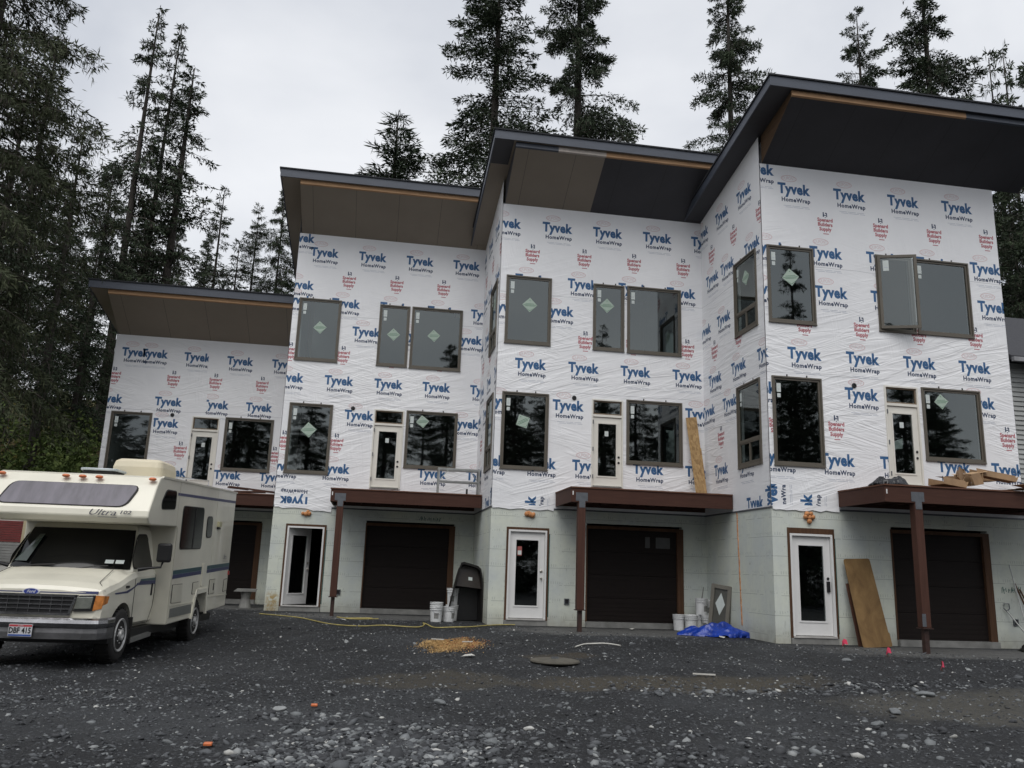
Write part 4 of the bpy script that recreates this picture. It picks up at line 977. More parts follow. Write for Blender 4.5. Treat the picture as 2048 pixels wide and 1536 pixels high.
# wood standing behind the photographer, mirrored in the panes
BK = [(x, -31-2.5*(i % 3), (thick, slim, thick, hem)[i % 4], (.64, .70, .68, .72)[(i*3) % 4], (1.5, 1.3, 1.6, 1.2)[i % 4]) for i, x in enumerate(range(-38, 42, 3))]
BK += [(18.6, -33, slim, 1.02, 1.0), (7.6, -34, slim, .83, 1.0), (-3.2, -34, thick, .80, .9), (24.5, -35, thick, .78, .9), (1.5, -41, thick, .74, 1.3), (-20, -40, thick, .75, 1.3), (-9, -41, thick, .70, 1.4)]
for i, (x, y, src, s_, wd) in enumerate(BK):
    place_tree(src, x, y, i*1.3, (s_*wd, s_*wd, s_), 'conifer of the wood facing the houses, seen only as a reflection in their panes', 'conifers mirrored in the window panes', z=-.45)

def leafy(name, n, sx, sy, sz, seed, mats, size=.07, stems=7):
    r = np.random.default_rng(seed); u = norm(r.normal(0, 1, (n, 3)))*r.uniform(.45, 1, (n, 1))**.6
    k = r.integers(0, 9, n); cc = r.normal(0, .38, (9, 3)); p = (u*.55+cc[k])*np.array([sx, sy, sz]); p[:, 2] = np.abs(p[:, 2]+sz*.5)
    d = norm(u+r.normal(0, .7, (n, 3))); V = blades(p, d, size*r.uniform(.6, 1.6, n), size*.42*r.uniform(.6, 1.3, n), r)
    o = np_mesh('leaves', V, np.arange(len(V)).reshape(-1, 4), mats, r.integers(0, len(mats), n), link=False)
    mb = MB()
    for i in range(stems):
        a = r.uniform(0, 6.28); q = r.uniform(.4, 1); mb.tube([(0, 0, -.2), (sx*.25*math.cos(a)*q, sy*.25*math.sin(a)*q, sz*.5), (sx*.6*math.cos(a)*q, sy*.6*math.sin(a)*q, sz*1.0)], [.02, .013, .005], 5)
    s_ = mb.build('stem', M_twig); COL.objects.unlink(s_); return o, s_
M_leafg = leaf_mat('shrub_leaves_green', (.034, .054, .018, 1), (.080, .115, .034, 1), (.16, .20, .06, 1), 2)
M_leafy = leaf_mat('shrub_leaves_yellow', (.10, .09, .025, 1), (.19, .17, .05, 1), (.30, .27, .08, 1), 2)
sh1 = leafy('a', 2600, 1.3, 1.2, 1.3, 1, [M_leafg], .11); sh2 = leafy('b', 2200, 1.1, 1.1, 1.2, 2, [M_leafg, M_leafg, M_leafy], .10)
SH = [(-18.4, 10.3, 1.1, 0), (-19.8, 11.0, 1.2, 1), (-21.3, 10.2, 1.3, 0), (-23.0, 11.4, 1.4, 1), (-20.5, 13.0, 1.4, 0), (-24.8, 10.0, 1.3, 0), (-18.6, 12.6, .9, 1), (-22.3, 14.5, 1.5, 0), (-26.5, 13, 1.6, 1), (-19.4, 15.2, 1.2, 0), (-24.6, 16.4, 1.5, 1), (-21.0, 17.5, 1.3, 0)]
for i, (x, y, s_, t_) in enumerate(SH):
    place_tree((sh1, sh2)[t_], x, y, i*.9, s_, 'leafy green undergrowth bush on the bank behind the motorhome roof', 'bushes on the bank left of the row', name='bush', cat='bush')
def brush():
    r = np.random.default_rng(9); n = 26000
    x = r.uniform(-36, -17.3, n); y = r.uniform(8.5, 34, n); z = hill_z(x, y)
    keep = z > -.45; x, y, z = x[keep], y[keep], z[keep]; n = len(x)
    cl = np.sin(x*1.3)*np.sin(y*1.1+x*.5)
    p = np.stack([x, y, z+r.uniform(0, .35, n)*(1+cl)], 1); d = norm(np.stack([r.normal(0, .6, n), r.normal(0, .6, n), r.uniform(.2, 1.2, n)], 1))
    V = blades(p, d, r.uniform(.1, .38, n), r.uniform(.02, .07, n), r)
    o = np_mesh('undergrowth', V, np.arange(len(V)).reshape(-1, 4), [M_leafg, M_leafy, M_twig], r.choice(3, n, p=[.55, .2, .25])); tag(o, kind='stuff')
brush()
def dead_snags():
    r = random.Random(4)
    for i, (x, y, H) in enumerate(((-24.2, 12, 5.5), (-22.6, 16, 7), (-26, 14, 6))):
        e = empty('dead_tree', (x, y, hz(x, y)), r.uniform(0, 6), ('bare grey snag leaning among the bushes at the left edge', 'pale bare trunk standing in the shade of the near spruce', 'thin dead stem left of the pale bare trunk')[i], 'tree')
        mb = MB(); mb.tube([(0, 0, -.4), (.1, 0, H*.5), (.4, .1, H)], [.11, .08, .03], 8); mb.build('trunk', M_barkg, e, smooth=True)
        for q in range(9):
            a = r.uniform(0, 6.28); z = H*r.uniform(.25, .95); l = r.uniform(.8, 2.2); mb = MB()
            mb.tube([(z/H*.3, 0, z), (l*.5*math.cos(a), l*.5*math.sin(a), z+.1), (l*math.cos(a), l*math.sin(a), z-.35)], [.03, .018, .006], 5); mb.build('branch', M_barkg, e)
dead_snags()

# ------------------------------------------------------------------ the motorhome (local: x to its own left, y rearward, z up)
M_rv = pm('motorhome_cream', (.69, .665, .56), .36, .10, 1.1, bmp=.03, coat=.3)
M_rvs = pm('motorhome_cream_dusty', (.56, .54, .45), .42, .14, 1.1, (1, 1, .5), bmp=.03)
M_rub = pm('weathered_rubber', (.018, .017, .016), .8, .3, 8, bmp=.3)
M_chrome = pm('worn_chrome', (.42, .42, .43), .22, .3, 3, metal=1, bmp=.1, bscale=8)
M_dglass = pm('dark_tinted_glass', (.006, .0065, .007), .08, .1, 2, bmp=0, spec=.3)
M_curt = pm('greyed_film', (.10, .092, .115), .4, .38, 1.6, (3.5, 1, 1), bmp=.2, bscale=4)
M_navyp = pm('navy_stripe', (.030, .038, .115), .4, .1, 3, bmp=0); M_teal = pm('teal_stripe', (.022, .075, .09), .4, .1, 3, bmp=0)
M_amber = pm('amber_lens', (.62, .17, .06), .3, .15, 20, bmp=.1); M_lens = pm('headlight_lens', (.17, .18, .16), .12, .3, 9, bmp=.2, spec=.8)
M_rim = pm('aged_wheel_metal', (.48, .48, .47), .42, .2, 8, metal=.35)
def rounded(pts, r=.06, n=4):
    out = []
    for i in range(len(pts)):
        p0, p, p1 = Vector(pts[i-1]), Vector(pts[i]), Vector(pts[(i+1) % len(pts)])
        rr = min(r, (p0-p).length*.45, (p1-p).length*.45); a = p+(p0-p).normalized()*rr; b = p+(p1-p).normalized()*rr
        for k in range(n+1):
            t = k/n; out.append(tuple(a*(1-t)**2+p*2*t*(1-t)+b*t*t))
    return out
def grow(pts, d):
    c = sum((Vector(p) for p in pts), Vector((0, 0)))/len(pts); return [tuple(Vector(p)+(Vector(p)-c).normalized()*d) for p in pts]
RV = empty('motorhome', (-12.983, -2.907, -.397), -.066, 'cream overcab motorhome with blue and teal side stripes parked at the left', 'motorhome')
HW = 1.235
# coach body: side profile extruded across the width
prof = [(1.39, .44), (2.86, .47), (2.96, .81), (3.02, .92), (3.68, .94), (3.76, .52), (5.42, .57), (5.42, 2.985)]
nose = [(.34, 2.80), (.22, 2.765), (.12, 2.64), (-.13, 2.22), (-.15, 2.12), (-.06, 2.04), (.06, 2.02), (1.39, 2.06)]
P = prof+nose
mb = MB(); n = len(P)
xs_ = [-HW, -HW+.05, HW-.05, HW]; ins = [.035, 0, 0, .035]
cy = sum(p[0] for p in P)/n; cz = sum(p[1] for p in P)/n
vs = []
for x, i_ in zip(xs_, ins):
    for p in P:
        vs.append((x, p[0], p[1]))
fs = [tuple(range(n)), tuple(range(4*n-1, 3*n-1, -1))]+[(j*n+i, j*n+(i+1) % n, (j+1)*n+(i+1) % n, (j+1)*n+i) for j in range(3) for i in range(n)]
mb.add(vs, fs)
body = mb.build('coach_body', M_rv, RV, recalc=True, bevel=.022)
def on_side(pts, name, mats, d=.006, r=.05, par=body, hw=HW, frame=None, fm=None, rim=.025):
    """flat item mounted on the flank facing the houses' approach"""
    q = rounded(pts, r); mb = MB(); mi = 0
    if frame: mb.prism(grow(q, rim), 'x', hw-.004, hw+d*.6, 1)
    mb.prism(q, 'x', hw-.004, hw+d, 0)
    return mb.build(name, mats if isinstance(mats, list) else [mats], par, recalc=True)
on_side([(.45, 2.30), (.42, 2.42), (.60, 2.60), (1.10, 2.63), (1.12, 2.34)], 'side_window', [M_dglass, M_black], .012, .07, frame=1)
on_side([(1.64, 1.69), (1.62, 2.42), (2.93, 2.47), (2.98, 1.73)], 'side_window', [M_dglass, M_black], .012, .09, frame=1)
mb = MB(); mb.box(HW+.008, HW+.018, 2.36, 2.39, 1.72, 2.43); mb.build('window_divider', M_black, body)
on_side([(3.27, 1.95), (3.24, 2.32), (3.62, 2.34), (3.66, 1.97)], 'side_window', [M_dglass, M_black], .012, .1, frame=1)
on_side([(1.22, 2.575), (1.21, 2.62), (5.39, 2.80), (5.39, 2.745)], 'upper_stripe', M_navyp, .004, .002)
def stripe(y0, y1, name='stripe'):
    s_ = lambda y: (y-1.40)*.037
    on_side([(y0, 1.255+s_(y0)), (y0, 1.325+s_(y0)), (y1, 1.325+s_(y1)), (y1, 1.255+s_(y1))], name, M_teal, .004, .001)
    on_side([(y0, 1.185+s_(y0)), (y0, 1.252+s_(y0)), (y1, 1.252+s_(y1)), (y1, 1.185+s_(y1))], name, M_navyp, .004, .001)
stripe(1.41, 3.22); stripe(3.62, 5.40)
for nm, p in (('storage_hatch', [(1.52, .79), (1.50, 1.085), (2.06, 1.09), (2.09, .79)]), ('fuel_flap', [(2.74, .90), (2.73, 1.10), (3.08, 1.11), (3.10, .91)]), ('service_hatch', [(3.92, .86), (3.90, 1.13), (4.33, 1.14), (4.35, .88)]), ('rear_hatch', [(5.08, .88), (5.07, 1.12), (5.34, 1.13), (5.35, .90)])):
    on_side(p, nm, [M_rvs, M_rub], .014, .02, frame=1, rim=.014)
on_side([(3.27, 1.03), (3.25, 1.44), (3.50, 1.45), (3.52, 1.04)], 'tall_hatch', [M_rv, M_rvs], .018, .02, frame=1, rim=.012)
mb = MB(); mb.box(HW+.01, HW+.02, 4.18, 4.24, .93, 1.07); mb.build('latch', M_black, body)
on_side([(1.50, .55), (1.50, .70), (2.76, .72), (2.80, .56)], 'vent_grille', [pm('aluminium_grille', (.20, .21, .20), .5, .2, 20, (1, 1, 8), metal=.3), M_rvs], .01, .01, frame=1, rim=.02)
mb = MB(); mb.box(HW-.004, HW+.012, 1.40, 2.95, .735, .755); mb.box(HW-.004, HW+.012, 3.68, 5.41, .80, .815); mb.box(HW-.004, HW+.010, 1.392, 1.41, .46, 2.05); mb.build('trim_strip', M_rvs, body)
mb = MB(); mb.prism([(2.78, .46), (2.90, .84), (2.98, .97), (3.74, .99), (3.84, .50), (3.76, .50), (3.68, .91), (3.03, .89), (2.97, .81), (2.86, .45)], 'x', HW-.01, HW+.03); mb.build('wheel_arch_trim', M_rv, body, recalc=True)
mb = MB(); mb.box(HW, HW+.05, 4.02, 4.22, 2.18, 2.28); mb.box(HW+.001, HW+.03, 4.02, 4.22, 2.13, 2.17, 1); mb.build('porch_light', [pm('porch_lamp_plastic', (.55, .52, .33), .4), M_black], body)
mb = MB(); mb.box(HW-.02, HW+.012, .34, 5.44, 2.0, 2.02) if False else None
for yy in (1.30, 3.86):
    mb = MB(); mb.box(HW+.001, HW+.004, yy, yy+.008, 1.0 if yy > 2 else 2.08, 2.86+.03*yy-.05); mb.build('panel_seam', M_rvs, body)
pr = MB(); pr.prism([(.30, 2.775), (.34, 2.81), (5.44, 2.998), (5.44, 2.965)], 'x', HW-.02, HW+.016); pr.build('roof_rail', M_rvs, body, recalc=True)
mb = MB(); mb.box(HW-.01, HW+.02, 5.36, 5.44, 1.22, 1.30); mb.build('side_marker', pm('red_lens', (.35, .02, .02), .3), body)
# overcab face: local frame lying on the sloped nose between (.12,2.64) and (-.13,2.22)
def onface(x, s, d=0.0):
    a = Vector((.12, 2.64)); b = Vector((-.13, 2.22)); u = (a-b).normalized(); nrm = Vector((-u.y, u.x)); p = b+u*s+nrm*d
    return (x, p.x, p.y)
def face_poly(pts, name, m, d, par=body, back=-.004):
    mb = MB(); q = pts; n = len(q)
    mb.add([onface(x, s, back) for x, s in q]+[onface(x, s, d) for x, s in q], [tuple(range(n)), tuple(range(2*n-1, n-1, -1))]+[(i, (i+1) % n, (i+1) % n+n, i+n) for i in range(n)])
    return mb.build(name, m, par, recalc=True)
wq = [(-1.05, .055), (-.93, .475), (.93, .475), (1.05, .40), (.86, .055)]
wq = [(-1.02, .06), (-.90, .46), (.97, .46), (.84, .06)]
fw = face_poly(rounded(grow(wq, .03), .14, 5), 'overcab_window', M_rub, .014); face_poly(rounded(wq, .12, 5), 'window_film', M_curt, .018, fw)
for x in (-1.12, -.17, .08, .33, 1.14):
    mb = MB(); mb.sphere((x, .125, 2.735), 1, 10, 6, 0, (.062, .05, .028)); mb.build('clearance_light', M_amber, body, smooth=True)
mb = MB()
for body_t, sz, x0_, sh_, mi_ in (('Ultra', .19, .34, .35, 0), ('102', .125, .80, .25, 1)):
    t = text_polys(body_t, sz, .0 if sz > .15 else .002, sh_, 'LEFT')
    for p in t: 
        q = [(x0_+a, -.085+b*(1.0 if mi_ else 1.25)) for a, b in p]
        # letters wrap down onto the rounded lower lip
        vs_ = []
        for x, s in q:
            vs_.append(onface(x, s, .006) if s > 0 else (x, -.15-.006-.02*(s/-.1)*0+ (.02+s*.2), 2.22+s))
        mb.add(vs_, [tuple(range(len(vs_)))], mi_)
lt = MB()
t = text_polys('Ultra', .20, .0015, .38, 'LEFT'); 
for p in t: lt.add([(.34+a, -.168-.000*b+.0, 2.175+b*.62) for a, b in p], [tuple(range(len(p)))])
t = text_polys('102', .12, .003, .25, 'LEFT')
for p in t: lt.add([(.80+a, -.168, 2.185+b*.62) for a, b in p], [tuple(range(len(p)))])
lt.box(.50, .78, -.168, -.1675, 2.105, 2.112)
lt.build('lettering', pm('lettering_grey', (.10, .10, .115), .4), body)
# cab and bonnet
st = [(-.80, .62, .90, .93, 1.00, 1.03), (-.76, .58, .97, .97, 1.05, 1.085), (-.55, .55, .985, 1.02, 1.10, 1.15), (-.2, .50, .99, 1.08, 1.15, 1.23), (.15, .46, .99, 1.17, 1.24, 1.33), (.45, .45, .99, 1.22, 1.30, 1.36), (1.40, .45, .985, 1.24, 1.32, 1.38)]
mb = MB(); ring_n = None; allv = []
for y, zb, w_, zbelt, zsh, zt_ in st:
    half = [(0, zb), (w_*.9, zb), (w_*.985, zb+.08), (w_, (zb+zbelt)/2), (w_, zbelt), (w_*.965, zsh), (w_*.80, zt_-.012), (w_*.4, zt_+.012), (0, zt_+.02)]
    full = half+[(-x, z) for x, z in half[-2:0:-1]]
    ring_n = len(full); allv += [(x, y, z) for x, z in full]
fs = [(i*ring_n+k, i*ring_n+(k+1) % ring_n, (i+1)*ring_n+(k+1) % ring_n, (i+1)*ring_n+k) for i in range(len(st)-1) for k in range(ring_n)]
fs += [tuple(range(ring_n-1, -1, -1)), tuple((len(st)-1)*ring_n+k for k in range(ring_n))]
mb.add(allv, fs); cab = mb.build('cab', M_rv, RV, recalc=True)
def boolean_cut(o, cutters):
    for c in cutters:
        m = o.modifiers.new('cut', 'BOOLEAN'); m.object = c; m.operation = 'DIFFERENCE'; m.solver = 'EXACT'
    dg = bpy.context.evaluated_depsgraph_get(); me = bpy.data.meshes.new_from_object(o.evaluated_get(dg)); o.modifiers.clear(); o.data = me
    for c in cutters: bpy.data.objects.remove(c)
ct_ = MB(); ct_.lathe([(.455, .72), (.455, 1.3)], 28, (0, .0, .40), 'x'); ct_.lathe([(.455, -1.3), (.455, -.72)], 28, (0, .0, .40), 'x')
cu = ct_.build('cutter', M_rv, RV, recalc=True); bpy.context.view_layer.update(); boolean_cut(cab, [cu])
bv = cab.modifiers.new('bevel', 'BEVEL'); bv.width = .018; bv.segments = 3; bv.limit_method = 'ANGLE'; bv.angle_limit = R(28)
# greenhouse behind a wrapped windscreen
def front_curve(hw, y0, sweep, n=12): return [(-hw+2*hw*i/n, y0+sweep*abs(-1+2*i/n)**2.4) for i in range(n+1)]
def gh_ring(z, hw, y0, sweep): return [(x, y, z) for x, y in front_curve(hw, y0, sweep)]+[(hw, 1.41, z), (-hw, 1.41, z)]
rings = [gh_ring(1.30, .935, .12, .26), gh_ring(1.66, .875, .36, .22), gh_ring(1.97, .81, .60, .17), gh_ring(2.035, .76, .66, .15)]
mb = MB(); rn = len(rings[0]); mb.add([p for r_ in rings for p in r_], [(i*rn+k, i*rn+(k+1) % rn, (i+1)*rn+(k+1) % rn, (i+1)*rn+k) for i in range(3) for k in range(rn)]+[tuple(range(rn-1, -1, -1)), tuple(3*rn+k for k in range(rn))])
mb.build('cab_roof', M_rv, cab, smooth=False, recalc=True)
ws = MB(); rows_ = [(1.335, .90, .135, .245), (1.5, .872, .246, .232), (1.66, .847, .354, .217), (1.82, .815, .478, .197), (1.95, .785, .578, .173)]; vv = []
for z, hw, y0, sw in rows_: vv += [(x, y-.016, z) for x, y in front_curve(hw, y0, sw)]
ws.add(vv, [(i*13+k, i*13+k+1, (i+1)*13+k+1, (i+1)*13+k) for i in range(4) for k in range(12)])
wso = ws.build('windscreen', M_dglass, cab, smooth=True)
mb = MB(); mb.add([(-.10, .165, 1.365), (.12, .165, 1.365), (.10, .185, 1.40), (-.06, .185, 1.40)], [(0, 1, 2, 3)]); mb.build('dashboard_paper', M_sticker, wso)
for x in (.56, .71):
    mb = MB(); yy = .20+.10*(x-.5); mb.add([(x, yy, 1.42), (x+.115, yy+.035, 1.42), (x+.115, yy+.07, 1.475), (x, yy+.035, 1.475)], [(0, 1, 2, 3)]); mb.build('sticker', M_stickw, wso)
mb = MB(); mb.add([(-.84, .36, 1.42), (-.60, .225, 1.42), (-.50, .49, 1.84), (-.64, .60, 1.84)], [(0, 1, 2, 3)]); mb.build('painted_window_view', pm('painted_green_reflection', (.045, .065, .052), .2), wso)  # pale patch painted on the opaque screen for light through the far side window
mb = MB(); mb.tube([(.15, .12, 1.325), (.42, .145, 1.37), (.62, .20, 1.385)], .008, 5); mb.build('wiper', M_black, cab); mb = MB(); mb.tube([(-.75, .16, 1.325), (-.4, .11, 1.37), (-.12, .10, 1.385)], .008, 5); mb.build('wiper', M_black, cab)
# side glass (follows the tumblehome)
def gx(z): return .935-(z-1.30)*.187+.006
sw_ = rounded([(.43, 1.36), (.40, 1.50), (.72, 1.86), (1.16, 1.89), (1.32, 1.37)], .09)
for sgn in (1, -1):
    mb = MB(); q = grow(sw_, .03); mb.add([(sgn*(gx(z)-.002), y, z) for y, z in q], [tuple(range(len(q)))], 1); mb.add([(sgn*(gx(z)+.003), y, z) for y, z in sw_], [tuple(range(len(sw_)))], 0)
    mb.build('cab_window', [M_dglass, M_rub], cab)
def cabx(y, z): return 1.0
def tubes_on(pts, r, name, m, par=cab): mb = MB(); mb.tube(pts, r, 5); return mb.build(name, m, par)
tubes_on([(.992, .40, 1.20), (.994, .42, .60), (.985, .52, .50), (.985, 1.20, .50), (.995, 1.345, .75), (.993, 1.375, 1.0), (.99, 1.36, 1.24), (.945, 1.33, 1.31)], .004, 'door_seam', M_rub)
mb = MB(); mb.box(.985, 1.006, 1.20, 1.235, .92, 1.12); mb.build('door_handle', M_black, cab, bevel=.006)
# flank stripe on the door and its swoosh up the wing
mb = MB(); X = .9995
def sx_(z): return .991 if z < 1.19 else .991-(z-1.19)*.32
def sq(pts, mi): mb.add([(sx_(z)+.003, y, z) for y, z in pts], [tuple(range(len(pts)))], mi)
sq([(.62, 1.165), (.70, 1.235), (1.37, 1.235), (1.37, 1.165)], 1); sq([(.52, 1.10), (.62, 1.162), (1.37, 1.162), (1.37, 1.10)], 0); sq([(.30, 1.035), (.52, 1.10), (.70, 1.235), (.68, 1.24), (.42, 1.09), (.2, 1.045)], 0); sq([(-.42, 1.005), (-.38, .985), (.12, .99), (.30, 1.035), (.2, 1.048), (.05, 1.02)], 0)
mb.build('door_stripe', [M_navyp, M_teal], cab)
mb = MB(); mb.box(.985, 1.0, .02, .16, 1.065, 1.10); mb.build('side_badge', M_black, cab)
mb = MB(); mb.box(-.89, .90, -.812, -.7, .995, 1.022) if False else mb.add([(-.90, -.803, 1.0), (.90, -.803, 1.0), (.90, -.796, 1.035), (-.90, -.796, 1.035), (-.90, -.77, 1.0), (.90, -.77, 1.0), (.90, -.76, 1.035), (-.90, -.76, 1.035)], [(0, 1, 2, 3), (3, 2, 6, 7), (0, 4, 5, 1), (0, 3, 7, 4), (1, 5, 6, 2)])
mb.build('bonnet_stripe', M_navyp, cab)
mb = MB(); mb.tube([(.955, -.70, 1.04), (.80, -.52, 1.155), (.74, .10, 1.33)], .005, 5); mb.build('bonnet_seam', M_rub, cab); mb = MB(); mb.tube([(-.955, -.70, 1.04), (-.80, -.52, 1.155), (-.74, .10, 1.33)], .005, 5); mb.build('bonnet_seam', M_rub, cab)
# grille
gq = [(-.63, .965), (-.55, .72), (.55, .72), (.63, .965)]
mb = MB(); mb.prism(rounded(gq, .03), 'y', -.815, -.70, 1); gr = mb.build('grille', [M_black, M_black], cab, recalc=True)
mb = MB()
for z in (.785, .845, .905): mb.box(-.60+.0*z, .60, -.832, -.812, z-.008, z+.008)
for i in range(7): mb.box(-.44+i*.147-.005, -.44+i*.147+.005, -.828, -.812, .74, .95)
mb.box(-.645, .645, -.84, -.80, .95, .985); mb.box(-.57, .57, -.84, -.80, .70, .73)
for sgn in (1, -1): mb.add([(sgn*.645, -.84, .985), (sgn*.61, -.84, .985), (sgn*.53, -.84, .70), (sgn*.57, -.84, .70), (sgn*.645, -.80, .985), (sgn*.61, -.80, .985), (sgn*.53, -.80, .70), (sgn*.57, -.80, .70)], [(0, 1, 2, 3), (4, 7, 6, 5), (0, 3, 7, 4), (1, 5, 6, 2)])
mb.build('grille_bars', M_chrome, gr, recalc=True)
bd_ = MB(); ov = [(.115*math.cos(k*math.pi/14), 1.012+.048*math.sin(k*math.pi/14)) for k in range(28)]
bd_.prism(ov, 'y', -.822, -.79, 0); bd_.prism([((x)*.84, 1.012+(z-1.012)*.80) for x, z in ov], 'y', -.826, -.79, 1)
for p in text_polys('Ford', .058, .001, .35): bd_.add([(a, -.8275, 1.012+b) for a, b in p], [tuple(range(len(p)))], 0)
bd_.build('badge', [pm('badge_silver', (.6, .6, .62), .3), pm('badge_blue', (.03, .05, .25), .3)], cab, recalc=False)
for sgn in (1, -1):
    q = [(sgn*.66, .975), (sgn*.60, .755), (sgn*.86, .765), (sgn*.885, .985)]; mb = MB()
    mb.prism(rounded(q, .02), 'y', -.835, -.70, 0); mb.prism([(sgn*.64, .955), (sgn*.62, .79), (sgn*.84, .80), (sgn*.86, .96)], 'y', -.845, -.83, 1)
    hl = mb.build('headlight', [M_black, M_lens], cab, recalc=True, bevel=.006)
    mb = MB(); mb.add([(sgn*.89, -.83, .98), (sgn*.865, -.83, .77), (sgn*.965, -.775, .80), (sgn*.985, -.76, .975), (sgn*.89, -.70, .98), (sgn*.865, -.70, .77), (sgn*.975, -.62, .82), (sgn*.992, -.60, .965)], [(0, 1, 2, 3), (3, 2, 6, 7), (0, 3, 7, 4), (1, 5, 6, 2)]); mb.build('turn_signal', pm('turn_signal_amber', (.58, .22, .06), .2, .35, 12), hl, recalc=True)
# bumper with wrapped ends
bp = [(-1.06, -.45), (-1.05, -.70), (-.98, -.86), (-.80, -.915), (0, -.935), (.80, -.915), (.98, -.86), (1.05, -.70), (1.06, -.45)]
def sweep(path, sec, name, mats, par, mi=None):
    mb = MB(); n = len(sec)
    for x, y in path:
        for (o, z) in sec: 
            l = math.hypot(x, y+.3); mb.v.append((x+o*x/l*.5, y-o, z))
    for i in range(len(path)-1):
        for k in range(n-1): mb.f.append((i*n+k, i*n+k+1, (i+1)*n+k+1, (i+1)*n+k)); mb.m.append(mi[k] if mi else 0)
    return mb.build(name, mats, par, recalc=False, smooth=False)
bmp_ = sweep(bp, [(-.08, .37), (-.02, .385), (-.012, .47), (-.022, .53), (.012, .555), (.025, .60), (.012, .645), (-.03, .668), (-.09, .672)], 'bumper', [M_chrome, pm('dull_bumper_chrome', (.20, .20, .205), .38, .3, 4, metal=.7)], RV, [1, 1, 1, 0, 0, 0, 0, 0])
pl = MB(); pl.box(-.155, .155, -.962, -.955, .415, .575, 0); pl.box(-.15, .15, -.9635, -.962, .545, .57, 1); pl.box(-.15, .15, -.9635, -.962, .42, .442, 2)
for t, x, z, sz, m_ in (('DBF', -.078, .492, .105, 3), ('415', .082, .492, .105, 3), ('ALASKA', 0, .5575, .026, 0)):
    for p in text_polys(t, sz, .003 if sz > .05 else 0): pl.add([(x+a*.78, -.965, z+b) for a, b in p], [tuple(range(len(p)))], m_)
pl.build('licence_plate', [pm('plate_white', (.55, .56, .58), .4), pm('plate_red', (.45, .05, .06), .4), pm('plate_blue', (.04, .09, .32), .4), M_black], RV)
# wheels: tyre and rim
def wheel(x, y, sgn, par, r=.385):
    w = MB(); w.lathe([(r*.60, -.11), (r*.86, -.12), (r*.97, -.10), (r, -.06), (r, .06), (r*.97, .10), (r*.86, .12), (r*.60, .11)], 36, (0, 0, 0), 'x'); ty = w.build('wheel', M_rub, par, smooth=True, loc=(x, y, r), recalc=True)
    tr_ = MB()
    for k in range(30):
        a = 2*math.pi*k/30; T = Matrix.Rotation(a, 4, 'X'); tr_.box(-.10, .10, -.02, .012, r-.004, r+.008, 0, T)
    tr_.build('tread', M_rub, ty)
    q = MB(); q.lathe([(.001, sgn*.125), (.05, sgn*.155), (.075, sgn*.15), (.082, sgn*.105), (.14, sgn*.095), (.20, sgn*.105), (.232, sgn*.13), (.243, sgn*.12), (.238, 0)], 28, (0, 0, 0), 'x')
    for k in range(8):
        a = 2*math.pi*k/8; q.lathe([(.013, sgn*.09), (.013, sgn*.125), (.004, sgn*.13)], 6, (0, .11*math.cos(a), .11*math.sin(a)), 'x')
    q.build('rim', M_rim, ty, smooth=False, recalc=True)
    hb = MB()
    for k in range(4):
        a = 2*math.pi*(k+.5)/4; hb.lathe([(.030, sgn*.08), (.030, sgn*.108)], 10, (0, .172*math.cos(a), .172*math.sin(a)), 'x', 0)
    hb.build('hub_slots', M_black, ty)
wheel(.885, .0, 1, RV); wheel(-.885, 0, -1, RV); wheel(1.06, 3.36, 1, RV); wheel(-1.06, 3.36, -1, RV)
mb = MB(); mb.box(-1.0, 1.0, -.5, 5.2, .30, .44); mb.box(-.9, .9, -.1, .1, .26, .38); mb.lathe([(.05, -.95), (.05, .95)], 8, (0, 3.36, .385), 'x'); mb.build('chassis', M_black, RV)
mb = MB(); mb.box(-.95, .95, -.72, -.2, .36, .58); mb.box(.70, .74, -.44, .44, .40, .86); mb.box(-.74, -.70, -.44, .44, .40, .86); mb.build('underbody', M_black, RV)
mb = MB(); mb.prism([(.40, .30), (1.30, .33), (1.30, .27), (.40, .24)], 'x', .82, 1.04); mb.prism([(.44, .305), (1.26, .333), (1.26, .34), (.44, .312)], 'x', .85, 1.02); mb.build('running_board', pm('running_board_alloy', (.25, .25, .24), .45, .2, 5, metal=.5), RV, recalc=True)
mb = MB(); mb.box(.80, 1.02, .40, .42, .22, .62); mb.build('mud_flap', M_rub, RV)
# mirrors
for sgn in (1, -1):
    mb = MB(); mb.box(sgn*1.22, sgn*1.44, .50, .60, 1.46, 1.76); mo = mb.build('mirror', M_black, RV, bevel=.035)
    mb = MB(); mb.tube([(sgn*.97, .50, 1.34), (sgn*1.15, .53, 1.37), (sgn*1.30, .55, 1.385), (sgn*1.32, .55, 1.47)], [.035, .02, .018, .018], 8); mb.build('mirror_arm', M_black, mo)
    mb = MB(); mb.box(sgn*1.24, sgn*1.42, .602, .606, 1.49, 1.73); mb.build('mirror_glass', M_lens, mo)
